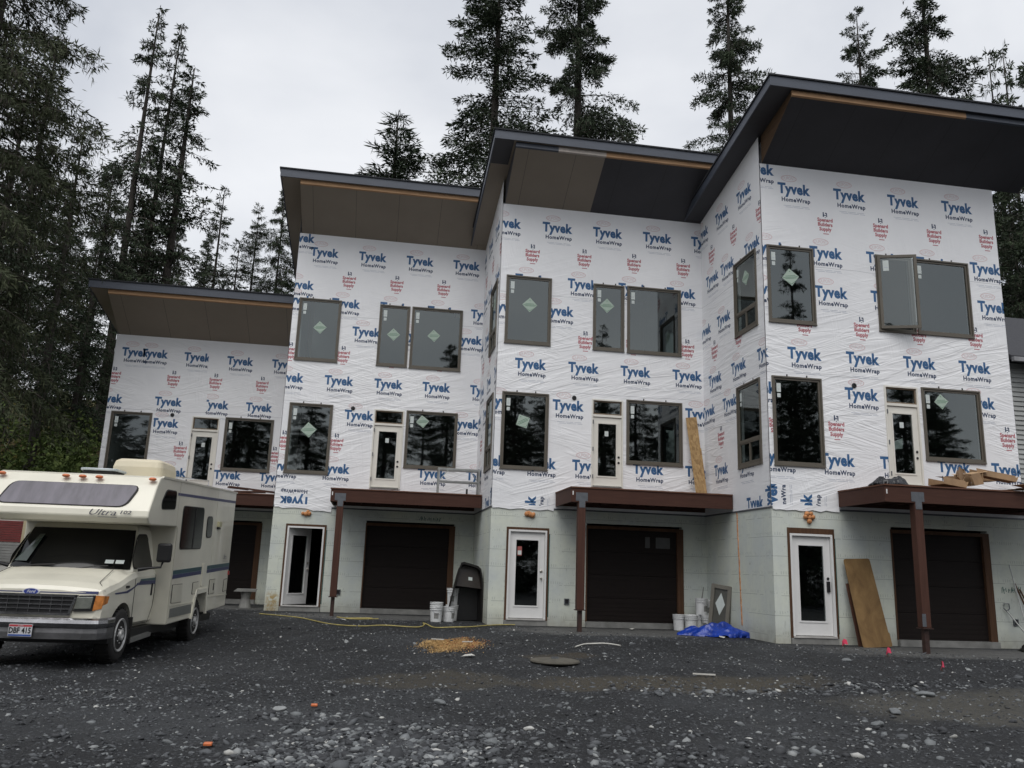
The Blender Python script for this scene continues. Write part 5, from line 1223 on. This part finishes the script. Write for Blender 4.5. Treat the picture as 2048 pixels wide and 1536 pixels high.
# roof items
mb = MB(); lo_ = rounded([(.12, 1.1), (.12, 2.0), (.95, 2.0), (.95, 1.1)], .12); n = len(lo_)
lev = [(2.84, 1.0), (3.0, 1.0), (3.10, .94), (3.14, .80)]; cx_, cy_ = .53, 1.55; vs_ = []
for z, s_ in lev: vs_ += [(cx_+(x-cx_)*s_*1.0, cy_+(y-cy_)*s_, z+.02) for x, y in lo_]
mb.add(vs_, [(i*n+k, i*n+(k+1) % n, (i+1)*n+(k+1) % n, (i+1)*n+k) for i in range(3) for k in range(n)]+[tuple(range(3*n, 4*n))])
mb.build('air_conditioner', pm('yellowed_plastic', (.60, .54, .40), .5, .06, 2, bmp=.03), RV, smooth=False, recalc=True, bevel=.01)
mb = MB(); mb.prism(rounded([(-.12, .55), (-.12, 1.0), (.40, 1.0), (.40, .55)], .05), 'z', 2.82, 2.875, 1); mb.prism(rounded([(-.15, .52), (-.15, 1.03), (.43, 1.03), (.43, .52)], .08), 'z', 2.875, 2.915, 0); mb.build('roof_vent', [pm('frosted_vent', (.45, .50, .52), .3), M_rub], RV, recalc=True, bevel=.012)
mb = MB(); mb.tube([(.55, 3.3, 2.9), (.55, 3.3, 3.08), (.95, 4.1, 3.10), (.95, 4.1, 2.95)], .012, 6); mb.tube([(.4, 3.5, 3.06), (.85, 3.4, 3.06)], .01, 5); mb.box(.3, .9, 4.3, 5.0, 2.93, 3.03); mb.build('roof_aerial', M_chrome, RV)
lt = MB(); 
for p in text_polys('Ultra', .15, .002, .4): lt.add([(HW+.003, 4.93+a*1.0, 1.585+b*.9) for a, b in p], [tuple(range(len(p)))])
lt.box(HW+.002, HW+.003, 4.8, 5.25, 1.50, 1.508); lt.build('lettering', pm('lettering_pale_grey', (.24, .24, .25), .4), body)
mb = MB(); mb.tube([(-.9, -.45, 1.12), (-.98, -.4, 1.8)], .004, 4); mb.build('aerial', M_black, RV)

# ------------------------------------------------------------------ travel trailer beyond it
TR = empty('travel_trailer', (-16.68, 4.6, gzf(-16.5, 3)), R(2), 'old ribbed travel trailer with a maroon band just beyond the motorhome', 'trailer')
mb = MB(); mb.box(-1.15, 1.1, -2.6, 2.6, .80, 2.65); mb.build('trailer_body', pm('trailer_white', (.46, .45, .42), .5, .1, 3), TR, bevel=.05)
mb = MB()
for i in range(9): mb.box(-1.1, 1.12, -2.625, -2.602, 1.72+i*.048, 1.72+i*.048+.04, 0)
mb.build('maroon_band', pm('maroon_siding', (.13, .020, .018), .5, .2, 6), TR)
mb = MB()
for i in range(8): mb.box(-1.1, 1.12, -2.625, -2.602, 1.27+i*.055, 1.27+i*.055+.045, 0)
mb.build('ribbed_siding', pm('ribbed_aluminium', (.26, .26, .25), .4, .2, 6, metal=.4), TR)
mb = MB(); mb.box(1.10, 1.18, -2.63, -2.55, .6, 2.5); mb.build('corner_trim', pm('corner_trim_beige', (.36, .31, .20), .5), TR)
for sgn in (1, -1):
    mb = MB(); mb.lathe([(.2, -.1), (.33, -.1), (.34, 0), (.33, .1), (.2, .1)], 24, (0, 0, 0), 'x'); mb.build('wheel', M_rub, TR, smooth=True, loc=(sgn*1.0, .3, .34))
mb = MB(); mb.box(-.9, .9, -2.5, 2.5, .45, .80); mb.tube([(0, -2.4, .5), (0, -3.0, .48)], .05, 8); mb.build('trailer_frame', M_black, TR)

# ------------------------------------------------------------------ neighbour house at the right edge
NH = empty('neighbour_house', (18.5, 13.0, -.3), 0, 'grey clapboard neighbour house just showing past the right end of the row', 'house')
M_clap = pm('grey_clapboard', (.36, .37, .36), .7, .1, 3); M_roofn = pm('dark_asphalt_shingle', (.035, .036, .042), .9, .3, 14, bmp=.6, bscale=30)
mb = MB(); mb.box(-5, 5, -4.5, 4.5, 0, 9.2)
z = 0.0
while z < 9.1: mb.add([(-5.04, -4.56, z), (5.04, -4.56, z), (5.02, -4.515, z+.17), (-5.02, -4.515, z+.17), (-5.04, -4.5, z), (5.04, -4.5, z)], [(0, 1, 2, 3), (0, 4, 5, 1)]); mb.add([(-5.06, 4.5, z), (-5.06, -4.5, z), (-5.015, -4.5, z+.17), (-5.015, 4.5, z+.17)], [(0, 1, 2, 3)]); z += .17
mb.build('clapboard_wall', M_clap, NH)
mb = MB(); mb.prism([(-5.2, 9.1), (0, 12.4), (5.2, 9.1), (5.2, 9.28), (0, 12.6), (-5.2, 9.28)], 'x', -5.5, 5.5); rf = mb.build('roof', M_roofn, NH, recalc=True)
mb = MB(); mb.box(-5.5, 5.5, -5.33, -5.2, 9.05, 9.2); mb.build('gutter', pm('gutter_grey', (.25, .25, .26), .5), rf)
mb = MB(); mb.prism([(-4.6, 6.9), (-3.2, 8.3), (-1.8, 6.9), (-1.8, 7.1), (-3.2, 8.5), (-4.6, 7.1)], 'y', -6.2, -4.58); mb.build('porch_gable', M_roofn, NH, recalc=True)
mb = MB(); mb.box(-1.2, .2, -4.60, -4.57, 5.3, 6.8); wn = mb.build('window', M_white, NH); mb = MB(); mb.box(-1.1, .1, -4.61, -4.601, 5.4, 6.7); mb.build('pane', M_dglass, wn)

# ------------------------------------------------------------------ things standing about
M_bkt = pm('bucket_white_plastic', (.64, .65, .65), .45, .12, 6, bmp=.05); M_smear = pm('bucket_grime', (.22, .22, .21), .8, .4, 12)
def bucket(x, y, z, label, rz=0, lid=False, h=.37, tilt=0, dirt=True):
    e = empty('bucket', (x, y, z), rz, label, 'bucket', 'white plastic buckets'); 
    if tilt: e.rotation_euler = (tilt, 0, rz)
    mb = MB(); pr = [(.128, 0), (.131, .005), (.146, h-.09), (.160, h-.095), (.160, h-.080), (.147, h-.076), (.149, h-.050), (.163, h-.048), (.163, h-.033), (.150, h-.029), (.152, h-.012), (.164, h-.01), (.164, h), (.150, h)]
    if not lid: pr += [(.146, h-.03), (.127, .02)]
    mb.lathe(pr, 26, cap=True); mb.build('bucket_body', M_bkt, e, smooth=False)
    if lid: mb = MB(); mb.lathe([(.161, h-.02), (.163, h+.006), (.150, h+.012), (.145, h+.004)], 26); mb.build('lid', M_bkt, e)
    mb = MB(); mb.tube([(.157*math.cos(a), .157*math.sin(a), h-.06-.13*math.sin((a-3.4)/2.6*math.pi)) for a in np.linspace(3.4, 6.0, 10)], .0022, 4); mb.build('wire_handle', M_steel, e)
    if dirt: mb = MB(); mb.add([(.1515*math.cos(a)*(.90+.055*k), .1515*math.sin(a)*(.90+.055*k), .08+.13*k) for k in (0, 1) for a in np.linspace(-2.3, -1.5, 6)], [(i, i+1, i+7, i+6) for i in range(5)]); mb.build('label_panel', M_smear, e)
    return e
gb_ = -.17
bucket(-6.72, 4.15, gzf(-6.72, 4.15), 'white bucket standing in front of the group beside the black tub', .3)
bucket(-6.72, 4.15, gzf(-6.72, 4.15)+.09, 'white bucket nested in the front one beside the black tub', .9, dirt=False)
bucket(-6.40, 4.32, gzf(-6.4, 4.3), 'dirty white bucket standing right against the black tub', 1.2, h=.36)
bucket(-6.28, 4.78, gzf(-6.3, 4.7), 'lower bucket of the leaning pair behind, beside the black tub', 2.0, lid=True)
bucket(-6.27, 4.80, gzf(-6.3, 4.7)+.385, 'topmost bucket, standing upright on another beside the black tub', .1, h=.40)
B3 = [(-.88, 3.22, 0, 'leftmost white bucket before the third garage door, no lid', False), (-.67, 2.98, 0, 'front white bucket before the third garage door, second from left', True), (-.44, 3.18, 0, 'white bucket half hidden between the two front ones', True), (-.24, 2.98, 0, 'white bucket under the stacked pair, nearest the blue tarp', True)]
for x, y, z, lb, ld in B3: bucket(x, y, gzf(x, y), lb, x*3, ld)
bucket(-.36, 3.08, gzf(0, 3)+.385, 'stacked bucket on top holding a stick, beside the leaning grey sash', .8, False, h=.39)
bucket(-.08+.0-.05, 3.30, gzf(0, 3)+.35, 'stacked bucket behind, its side against the flank wall', .2, True)
mb = MB(); mb.tube([(0, 0, 0), (.12, .02, .62)], .013, 6); o = mb.build('stick', M_conc, loc=(-.40, 3.1, gzf(0, 3)+.42)); tag(o, 'grey stick standing in the upper bucket by the third garage door', 'stick')
# black moulded tub stood on end
TB = empty('plastic_tub', (-5.93, 4.45, gzf(-5.9, 4.4)), R(4), 'big black moulded plastic tub stood on end in the corner by the second garage', 'tub')
M_tub = pm('sun_dulled_black_plastic', (.014, .013, .012), .38, .25, 2, bmp=.15, bscale=12)
arc = [(-.50, 0), (-.43, .45), (-.33, .90), (-.24, 1.25), (-.20, 1.37), (-.14, 1.39), (.02, 1.355), (.20, 1.30), (.27, 1.24), (.32, 1.0), (.34, .6), (.35, 0)]
mb = MB()
n = len(arc)
def strip2(sc0, y0_, sc1, y1_, mi=0):
    o_ = len(mb.v); mb.v += [(x*sc0, y0_, z*(sc0*.5+.5)) for x, z in arc]+[(x*sc1, y1_, z*(sc1*.5+.5)) for x, z in arc]
    for i in range(n-1): mb.f.append((o_+i, o_+i+1, o_+n+i+1, o_+n+i)); mb.m.append(mi)
strip2(1.08, -.10, 1.08, -.06); strip2(1.0, -.10, 1.08, -.10); strip2(1.0, -.10, .86, .50); strip2(1.08, -.06, 1.0, -.03); strip2(1.0, -.03, .88, .52)
mb.add([(x*.86, .50, z*.93) for x, z in arc], [tuple(range(n))])
tbo = mb.build('tub_shell', M_tub, TB)
mb = MB(); mb.add([(-.31, .0, .86), (.32, .0, .80), (.29, .06, 1.15), (.22, .06, 1.27), (-.12, .06, 1.36), (-.21, .06, 1.27), (-.31, .42, .84), (.32, .42, .78)], [(0, 1, 2, 3, 4, 5), (0, 6, 7, 1)]); mb.build('tub_panel', pm('brown_black_plastic', (.034, .028, .024), .3, .25, 2), TB)
mb = MB(); mb.add([(.0, .02, 1.0), (.10, .02, .99), (.10, .03, 1.07), (.0, .03, 1.08)], [(0, 1, 2, 3)]); mb.build('sticker', M_stickw, TB)
mb = MB(); mb.box(-.36, .31, .3, .34, .02, .80); mb.build('tub_floor', M_black, TB)
# leaning sash
LS = empty('spare_window_sash', (-.235, 2.42, gzf(-.3, 2.4)), 0, 'grey spare window sash with a diamond sticker leaning on the flank wall by the buckets', 'window sash')
LS.rotation_euler = (0, R(7), R(-52))
mb = MB(); ring(mb, -.26, .26, 0, 1.12, .09, -.03, .03); mb.box(-.18, .18, .0, .015, .08, 1.04, 1); mb.build('sash_frame', [pm('dusty_taupe_frame', (.16, .15, .125), .7, .1, 4), pm('dusty_glass', (.085, .085, .075), .35, .2, 3)], LS, bevel=.004)
mb = MB(); mb.add([(-.13, -.004, .68), (0, -.004, .42), (.12, -.004, .68), (0, -.004, .94)], [(0, 1, 2, 3)]); mb.build('sticker', M_stickw, LS)
# crumpled tarp
def crumple(name, x, y, z, sx, sy, hgt, seed, mat, label, cat, rz=0, nx=46, ny=30, dents=60):
    r = np.random.default_rng(seed); X, Y = np.meshgrid(np.linspace(-1, 1, nx), np.linspace(-1, 1, ny)); 
    rad = np.sqrt(X**2+Y**2*.9); env = np.clip(1.05-rad**2.2, 0, 1)**.6
    Z = env*hgt*(.40+.35*np.exp(-((X-.35)**2/.12+(Y-.1)**2/.4)))
    for _ in range(dents):
        a, cx, cy, fr = r.uniform(0, 3.14), r.uniform(-1, 1), r.uniform(-1, 1), r.uniform(4, 11); u = (X-cx)*math.cos(a)+(Y-cy)*math.sin(a); v = -(X-cx)*math.sin(a)+(Y-cy)*math.cos(a)
        Z += env**.5*hgt*.22*np.exp(-(u*fr)**2-(v*fr*.28)**2)*r.choice([-.8, 1, 1])
    edge = 1+.10*np.sin(np.arctan2(Y, X)*5+seed)+.06*np.sin(np.arctan2(Y, X)*11)
    Xp = X*edge/np.maximum(1, rad)*sx+r.normal(0, .008, X.shape); Yp = Y*edge/np.maximum(1, rad)*sy+r.normal(0, .008, X.shape)
    co = np.stack([Xp, Yp, np.maximum(Z, .004)+.002], -1).reshape(-1, 3); i = np.arange(nx*ny).reshape(ny, nx)
    q = np.stack([i[:-1, :-1], i[:-1, 1:], i[1:, 1:], i[1:, :-1]], -1).reshape(-1, 4)
    o = np_mesh(name, co, q, [mat]); o.location = (x, y, z); o.rotation_euler = (0, 0, rz); return tag(o, label, cat)
crumple('tarp', -.66, 1.65, gzf(-.7, 1.5)+.0, .78, .46, .16, 3, pm('blue_tarp', (.008, .036, .27), .35, .35, 5, bmp=.2, bscale=14), 'bright blue tarp heaped on the gravel in the third corner', 'tarp', -.25, 64, 40, 120)
crumple('plastic_sheet', 1.98, -1.25, 3.07, .38, .30, .20, 8, pm('black_sheet_plastic', (.010, .011, .015), .35, .2, 6), 'crumpled black plastic on the left end of the right-hand deck', 'plastic sheet', .1, 34, 24, 40)
crumple('rag_bag', 5.45, -.75, gzf(5.4, -.7), .42, .30, .26, 12, M_black, 'dark limp bag on the ground at the far right under the tools', 'bag', .4, 30, 20, 30)
# plywood
mb = MB(); mb.prism(rounded([(-.33, 0), (-.31, 1.82), (.31, 1.82), (.33, .28), (.35, .28), (.35, 0)], .05, 3), 'y', -.009, .009); o = mb.build('plywood_sheet', wood('weathered_plywood', (.13, .075, .030, 1), (.29, .18, .075, 1), (3.2, 3.2, 1.7)), recalc=True)
o.location = (1.96, -.50, gzf(2.2, -.6)+.005); o.rotation_euler = (R(-13), R(-3.0), R(3)); tag(o, 'tan plywood sheet with rounded top corners leaning beside the right entry door', 'plywood')
mb = MB(); mb.box(-.10, .10, -.02, .0, 0, 1.28); o = mb.build('board', wood('red_brown_board', (.08, .035, .022, 1), (.13, .06, .04, 1), (12, 12, .8)), bevel=.003); o.location = (1.76, -.30, gzf(2, -.4)); o.rotation_euler = (R(-8), R(-5), 0); tag(o, 'red-brown board peeking out behind the leaning plywood sheet', 'board')
# osb offcut on the middle deck
mb = MB(); mb.prism([(-.14, 0), (-.15, 2.12), (.14, 2.14), (.135, 1.3), (.155, 1.28), (.15, 0)], 'y', -.006, .006); m_, nt_, b_ = newmat('oriented_strand_board'); v_ = N(nt_, 'ShaderNodeTexVoronoi'); v_.inputs['Scale'].default_value = 14; nt_.links.new(vec(nt_, (1.6, 1, .9)), v_.inputs[0])
nt_.links.new(mixc(nt_, math_(nt_, 'MULTIPLY', noise(nt_, vec(nt_), 9, 4), .8), ramp(nt_, v_.outputs['Color'], [(.2, (.24, .14, .055, 1)), (.8, (.50, .33, .15, 1))]), (.30, .19, .085, 1)), b_.inputs[0]); b_.inputs['Roughness'].default_value = .8
o = mb.build('osb_offcut', m_, recalc=True); o.location = (-.27, 3.16, 3.058); o.rotation_euler = (R(-8), R(-4), R(-3)); tag(o, 'tall narrow strand-board offcut leaning at the right end of the middle deck', 'board')
# aluminium work platform on the second deck
WP = empty('work_platform', (-6.17, 5.9, 3.055), 0, 'folding aluminium work platform standing on the second deck', 'work platform')
M_alu = pm('dull_aluminium', (.34, .35, .34), .45, .15, 8, metal=.6)
mb = MB(); mb.box(-.58, .58, -.15, .15, .66, .72); mb.build('platform_top', M_alu, WP, bevel=.004)
for sx in (-1, 1):
    for sy in (-1, 1): mb = MB(); mb.box(sx*.55-.022, sx*.55+.022, sy*.15-.015, sy*.15+.015, 0, .66); mb.build('leg', M_alu, WP)
for sy in (-1, 1): mb = MB(); mb.box(-.55, .55, sy*.15-.012, sy*.15+.012, .34, .38); mb.build('rung', M_alu, WP)
for sx in (-1, 1): mb = MB(); mb.tube([(sx*.53, -.15, .38), (sx*.30, -.15, .66)], .012, 6); mb.build('brace', M_alu, WP)
mb = MB(); mb.box(-.05, 0, -.03, .03, 0, .16); o = mb.build('bottle', M_black, loc=(-5.93, 5.6, 3.055), bevel=.01); tag(o, 'small dark bottle on the second deck under the work platform', 'bottle')
# cardboard on the right deck
M_card = pm('brown_cardboard', (.26, .165, .09), .85, .2, 5); M_card2 = pm('pale_cardboard', (.38, .25, .14), .85, .15, 5)
r_ = random.Random(21)
cl = ['flattened brown carton lying lowest at the left of the cardboard heap', 'torn cardboard flap standing up at the left of the cardboard heap', 'crushed carton in the middle of the cardboard heap, opened towards the yard', 'long brown carton lying on top of the cardboard heap', 'pale flattened carton hanging over the front edge of the right deck', 'second pale carton sheet at the deck edge, further right', 'folded carton end sticking up behind the crushed one', 'long flat carton at the back of the cardboard heap', 'narrow strip of torn cardboard on top of the heap', 'carton sheet at the far right end of the deck']
cs = [(3.35, -1.25, .05, .55, .35, .10, .1, .1), (3.62, -1.3, .18, .22, .02, .16, .5, .5), (3.95, -1.25, .10, .30, .22, .16, .3, -.2), (4.55, -1.1, .26, .95, .18, .09, .04, .12), (4.75, -1.55, .03, .60, .28, .012, .15, -.05), (5.35, -1.55, .05, .55, .25, .012, -.1, .08), (3.85, -1.05, .26, .16, .14, .10, .5, .6), (4.35, -.75, .22, 1.1, .22, .10, .06, -.08), (4.1, -1.2, .33, .45, .05, .012, .2, -.25), (5.4, -1.2, .14, .6, .4, .012, .2, .1)]
for i, (x, y, z, a, b_2, hh, rz, ry) in enumerate(cs):
    e = MB(); t_ = .006; hh *= 1.5 if hh > .05 else 1; b_2 *= 1.25; z *= 1.15; x -= .08
    e.box(-a/2, a/2, -b_2/2, b_2/2, 0, t_, 0)
    if hh > .05:
        e.box(-a/2, a/2, b_2/2-t_, b_2/2, t_, hh, 0); e.add([(-a/2, -b_2/2, t_), (a/2, -b_2/2, t_), (a/2, -b_2/2+.03, hh), (-a/2, -b_2/2+.03, hh)], [(0, 1, 2, 3)], 0); e.add([(-a/2, -b_2/2+.03, hh), (a/2, -b_2/2+.03, hh), (a/2*.9, b_2*.15, hh+.03), (-a/2*.9, b_2*.15, hh+.03)], [(0, 1, 2, 3)], 1)
        e.add([(a/2, -b_2/2, t_), (a/2, b_2/2, t_), (a/2+.07, b_2/2, hh*.8), (a/2+.05, -b_2/2, hh*.9)], [(0, 1, 2, 3)], 1)
    else: e.add([(-a/2, -b_2/2, t_+.001), (a/2, -b_2/2, t_+.001), (a/2*.8, -b_2/2-.10, -.01), (-a/2*.9, -b_2/2-.08, .02)], [(0, 1, 2, 3)], 1)
    o = e.build('cardboard_carton', [M_card if i not in (4, 5, 9) else M_card2, M_card2], loc=(x, y, 3.06+z)); o.rotation_euler = (0, ry, rz); tag(o, cl[i], 'carton', 'torn cartons heaped on the right deck')
# scraps on the far left deck
for i, (x, y, a, rz, ry) in enumerate(((-12.05, 8.75, .9, .1, -.05), (-11.7, 8.85, .7, -.25, .10), (-12.4, 8.9, .6, .4, .04))):
    mb = MB(); mb.box(-a/2, a/2, -.12, .12, 0, .05); o = mb.build('board', M_post, loc=(x, y, 3.08+.055*i)); o.rotation_euler = (0, ry, rz); tag(o, ('long offcut board lying lowest on the far left deck', 'offcut board tipped across the others on the far left deck', 'short offcut board at the left of the pile on the far left deck')[i], 'board', 'offcuts on the far left deck')
# tools at the right edge
def tool(name, label, cat, base, top, r, mat, extra=None):
    e = empty(name, base, 0, label, cat); v = Vector(top)-Vector(base); mb = MB(); mb.tube([(0, 0, .0), tuple(v)], r, 7); mb.build('shaft', mat, e); 
    if extra: extra(e, v)
    return e
gb = gzf(5.3, -.7)
tool('rake', 'long thin metal-handled rake leaning at the right edge', 'rake', (5.30, -.78, gb), (5.53, -.06, 1.62), .013, M_alu, lambda e, v: [MB().box(-.02, .30, -.02, .02, 0, .03).build('rake_head', M_steel, e)])
def sh_x(e, v):
    mb = MB(); mb.tube([tuple(v), tuple(v+Vector((-.07, 0, .06))), tuple(v+Vector((-.06, 0, .16))), tuple(v+Vector((.06, 0, .16))), tuple(v+Vector((.07, 0, .06))), tuple(v)], .012, 6); mb.build('grip', M_steel, e)
    mb = MB(); mb.add([(-.12, 0, .28), (.12, 0, .28), (.11, -.02, .05), (0, -.03, -.02), (-.11, -.02, .05)], [(0, 1, 2, 3, 4)]); mb.build('blade', M_steel, e)
tool('shovel', 'short shovel with a D grip leaning at the right edge below the rake', 'shovel', (5.62, -.60, gb), (5.38, -.05, .62), .015, M_alu, sh_x)
for i, (bx_, tx_, tz_) in enumerate(((5.85, 5.63, 1.22), (5.98, 5.74, 1.1))):
    tool('garden_tool', ('wooden-handled tool leaning at the right edge, nearest the rake', 'second wooden handle leaning at the very right edge')[i], 'tool', (bx_, -.5, gb), (tx_, -.05, tz_), .018, M_buck, lambda e, v: [MB().box(-.09, .09, -.01, .01, 0, .2).build('tool_head', M_steel, e)])
# stone bench before the far left garage
BN = empty('bench', (-11.78, 8.15, gzf(-11.8, 8.2)), R(8), 'small concrete bench on a pedestal by the far left garage', 'bench')
mb = MB(); mb.prism([(-.33, 0), (-.25, .07), (.30, .07), (.27, 0)], 'y', -.2, .2, 0, Matrix.Translation((0, 0, .44))); mb.build('seat', M_conc, BN, recalc=True)
mb = MB(); mb.lathe([(.17, 0), (.15, .1), (.12, .25), (.15, .44)], 14); mb.build('pedestal', M_conc, BN)
# lying on the gravel
def cord(pts, r, mat, name, label, cat):
    cu = bpy.data.curves.new('c', 'CURVE'); cu.dimensions = '3D'; sp = cu.splines.new('NURBS'); sp.points.add(len(pts)-1)
    for i, (x, y) in enumerate(pts): sp.points[i].co = (x, y, gzf(x, y)+r+.012, 1)
    sp.use_endpoint_u = True; sp.order_u = 3; cu.bevel_depth = r; cu.bevel_resolution = 2; cu.resolution_u = 5
    t = bpy.data.objects.new('c', cu); COL.objects.link(t); dg = bpy.context.evaluated_depsgraph_get(); me = bpy.data.meshes.new_from_object(t.evaluated_get(dg)); bpy.data.objects.remove(t)
    me.materials.clear(); me.materials.append(mat); o = bpy.data.objects.new(name, me); COL.objects.link(o); return tag(o, label, cat)
M_yel = pm('yellow_cord_jacket', (.36, .30, .10), .6, .25, 8, bmp=0)
cord([(-11.0, 5.2), (-10.4, 4.7), (-9.9, 4.25), (-9.3, 3.4), (-8.9, 2.95), (-8.4, 2.7), (-8.0, 2.55), (-7.4, 2.3), (-7.15, 2.45), (-7.05, 3.0), (-7.1, 3.35), (-7.0, 2.9), (-6.9, 2.4), (-6.5, 2.3), (-6.1, 2.4), (-5.6, 3.0), (-5.2, 3.3), (-4.9, 3.38)], .013, M_yel, 'extension_cord', 'yellow extension cord snaking over the gravel before the second garage', 'cord')
cord([(-9.1, 4.7), (-8.7, 4.1), (-8.3, 4.2), (-8.2, 4.6), (-8.7, 4.5), (-9.0, 4.3), (-8.5, 4.0), (-8.1, 4.35)], .013, M_yel, 'hose', 'loops of pale yellow hose at the foot of the second deck post', 'hose')
M_pvc = pm('white_plastic_strip', (.55, .54, .50), .5, .1, 9)
cord([(-4.45, -.75), (-4.2, -.35), (-3.95, -.2), (-3.7, -.35), (-3.55, -.75)], .014, M_pvc, 'bent_plastic_strip', 'thin bent white plastic strip curved on the gravel before the third deck post', 'plastic strip')
mb = MB(); mb.box(-.17, .17, -.012, .012, 0, .02); o = mb.build('stick', M_pvc, loc=(-3.22, -4.03, gzf(-3.2, -4)+.02)); o.rotation_euler = (0, 0, -.3); tag(o, 'short straight white stick at the near edge of the right silt patch', 'stick')
for i, (x, y, c_) in enumerate(((-6.61, -2.0, 0), (-.78, .93, 0), (-8.93, 4.0, 0), (-4.0, 1.2, 0), (-2.2, 2.8, 0), (-10.9, 7.3, 0))):
    mb = MB(); s_ = .12 if i < 1 else .09; mb.add([(-s_, -.05, 0), (s_*.3, -.07, .02), (s_, 0, .01), (s_*.5, .06, .035), (-s_*.5, .05, .02)], [(0, 1, 4), (1, 2, 3), (1, 3, 4)]); o = mb.build('paper_scrap', M_pvc, loc=(x, y, gzf(x, y)+.02)); o.rotation_euler = (0, 0, i*1.1)
    tag(o, ('torn white scrap just below the sawdust patch', 'white scrap in front of the blue tarp', 'white scrap at the foot of the second deck post', 'white scrap in the gravel right of the third deck post', 'white scrap before the concrete sill of the third garage', 'white scrap near the bench at left')[i], 'scrap')
for i, (x, y) in enumerate(((1.15, -.62), (1.06, -2.21), (1.03, -3.72))):
    e = empty('marker_flag', (x, y, gzf(x, y)), .4*i, ('pink marker ribbon nearest the plywood sheet', 'middle one of the three pink marker ribbons', 'pink marker ribbon farthest from the houses')[i], 'marker', 'pink survey ribbons')
    mb = MB(); mb.box(-.006, .006, -.006, .006, -.02, .16); mb.build('stake', M_buck, e)
    mb = MB(); mb.add([(0, -.008, .07), (.07, -.03, .06), (.05, -.02, .15), (0, -.008, .17), (-.03, .02, .02), (-.05, -.02, .13)], [(0, 1, 2, 3), (0, 3, 5, 4)]); mb.build('ribbon', pm('hot_pink_tape', (.75, .06, .13), .5), e)
for x, y, lb in ((-8.86, -6.66, 'small orange plastic chip in the open gravel, nearer the houses'), (-9.6, -8.8, 'small orange plastic chip low at the left of the cobble bed')):
    mb = MB(); mb.box(-.035, .035, -.03, .03, 0, .025); o = mb.build('plastic_chip', M_amber, loc=(x, y, gzf(x, y)+.012), bevel=.006); tag(o, lb, 'chip')
ML = empty('round_lid', (-5.2, -2.43, gzf(-5.2, -2.43)), 0, 'flat round drab lid lying on the gravel below the third deck post', 'lid')
mb = MB(); mb.lathe([(.40, -.02), (.42, .0), (.41, .022), (.34, .034), (.1, .045)], 32); mb.build('lid_disc', pm('drab_lid', (.085, .078, .062), .8, .25, 6, bmp=.3), ML, smooth=False)
mb = MB(); mb.box(-.06, .06, -.02, .02, .04, .07); mb.build('lid_handle', M_steel, ML)
# sawdust patch
def sawdust():
    r = np.random.default_rng(5); n = 15000; a = r.normal(0, 1, (n, 2)); x = -6.75+a[:, 0]*.29+a[:, 1]*.05; y = -.42+a[:, 1]*.42; k = np.hypot((x+6.75)/.62, (y+.42)/.95) < 1+.25*r.normal(0, 1, n); x, y = x[k], y[k]; n = len(x)
    z = ground_z(x, y)+.006+r.uniform(0, .012, n); d = norm(np.stack([r.normal(0, 1, n), r.normal(0, 1, n), r.uniform(0, .35, n)], 1)); V = blades(np.stack([x, y, z], 1), d, r.uniform(.010, .030, n), r.uniform(.005, .012, n), r)
    o = np_mesh('sawdust', V, np.arange(len(V)).reshape(-1, 4), [pm('fresh_sawdust', (.46, .30, .13), .95, .3, 5, bmp=0), pm('red_cedar_shavings', (.28, .10, .04), .95, .3, 5, bmp=0)], (r.uniform(0, 1, n)+.5*(x+6.75) > .85).astype(int)); tag(o, kind='stuff')
sawdust()
for i, (x, y, l, rz, m_) in enumerate(((-7.0, -.15, .26, -.5, M_pvc), (-6.45, -.35, .20, .15, M_pvc), (-6.6, -.05, .17, .4, M_card))):
    mb = MB(); mb.box(-l/2, l/2, -.012, .012, 0, .018); o = mb.build('wood_sliver', m_, loc=(x, y, gzf(x, y)+.04)); o.rotation_euler = (0, 0, rz); tag(o, ('pale sliver of wood at the left of the sawdust patch', 'pale sliver of wood at the right of the sawdust patch', 'brown sliver of wood at the top of the sawdust patch')[i], 'offcut')
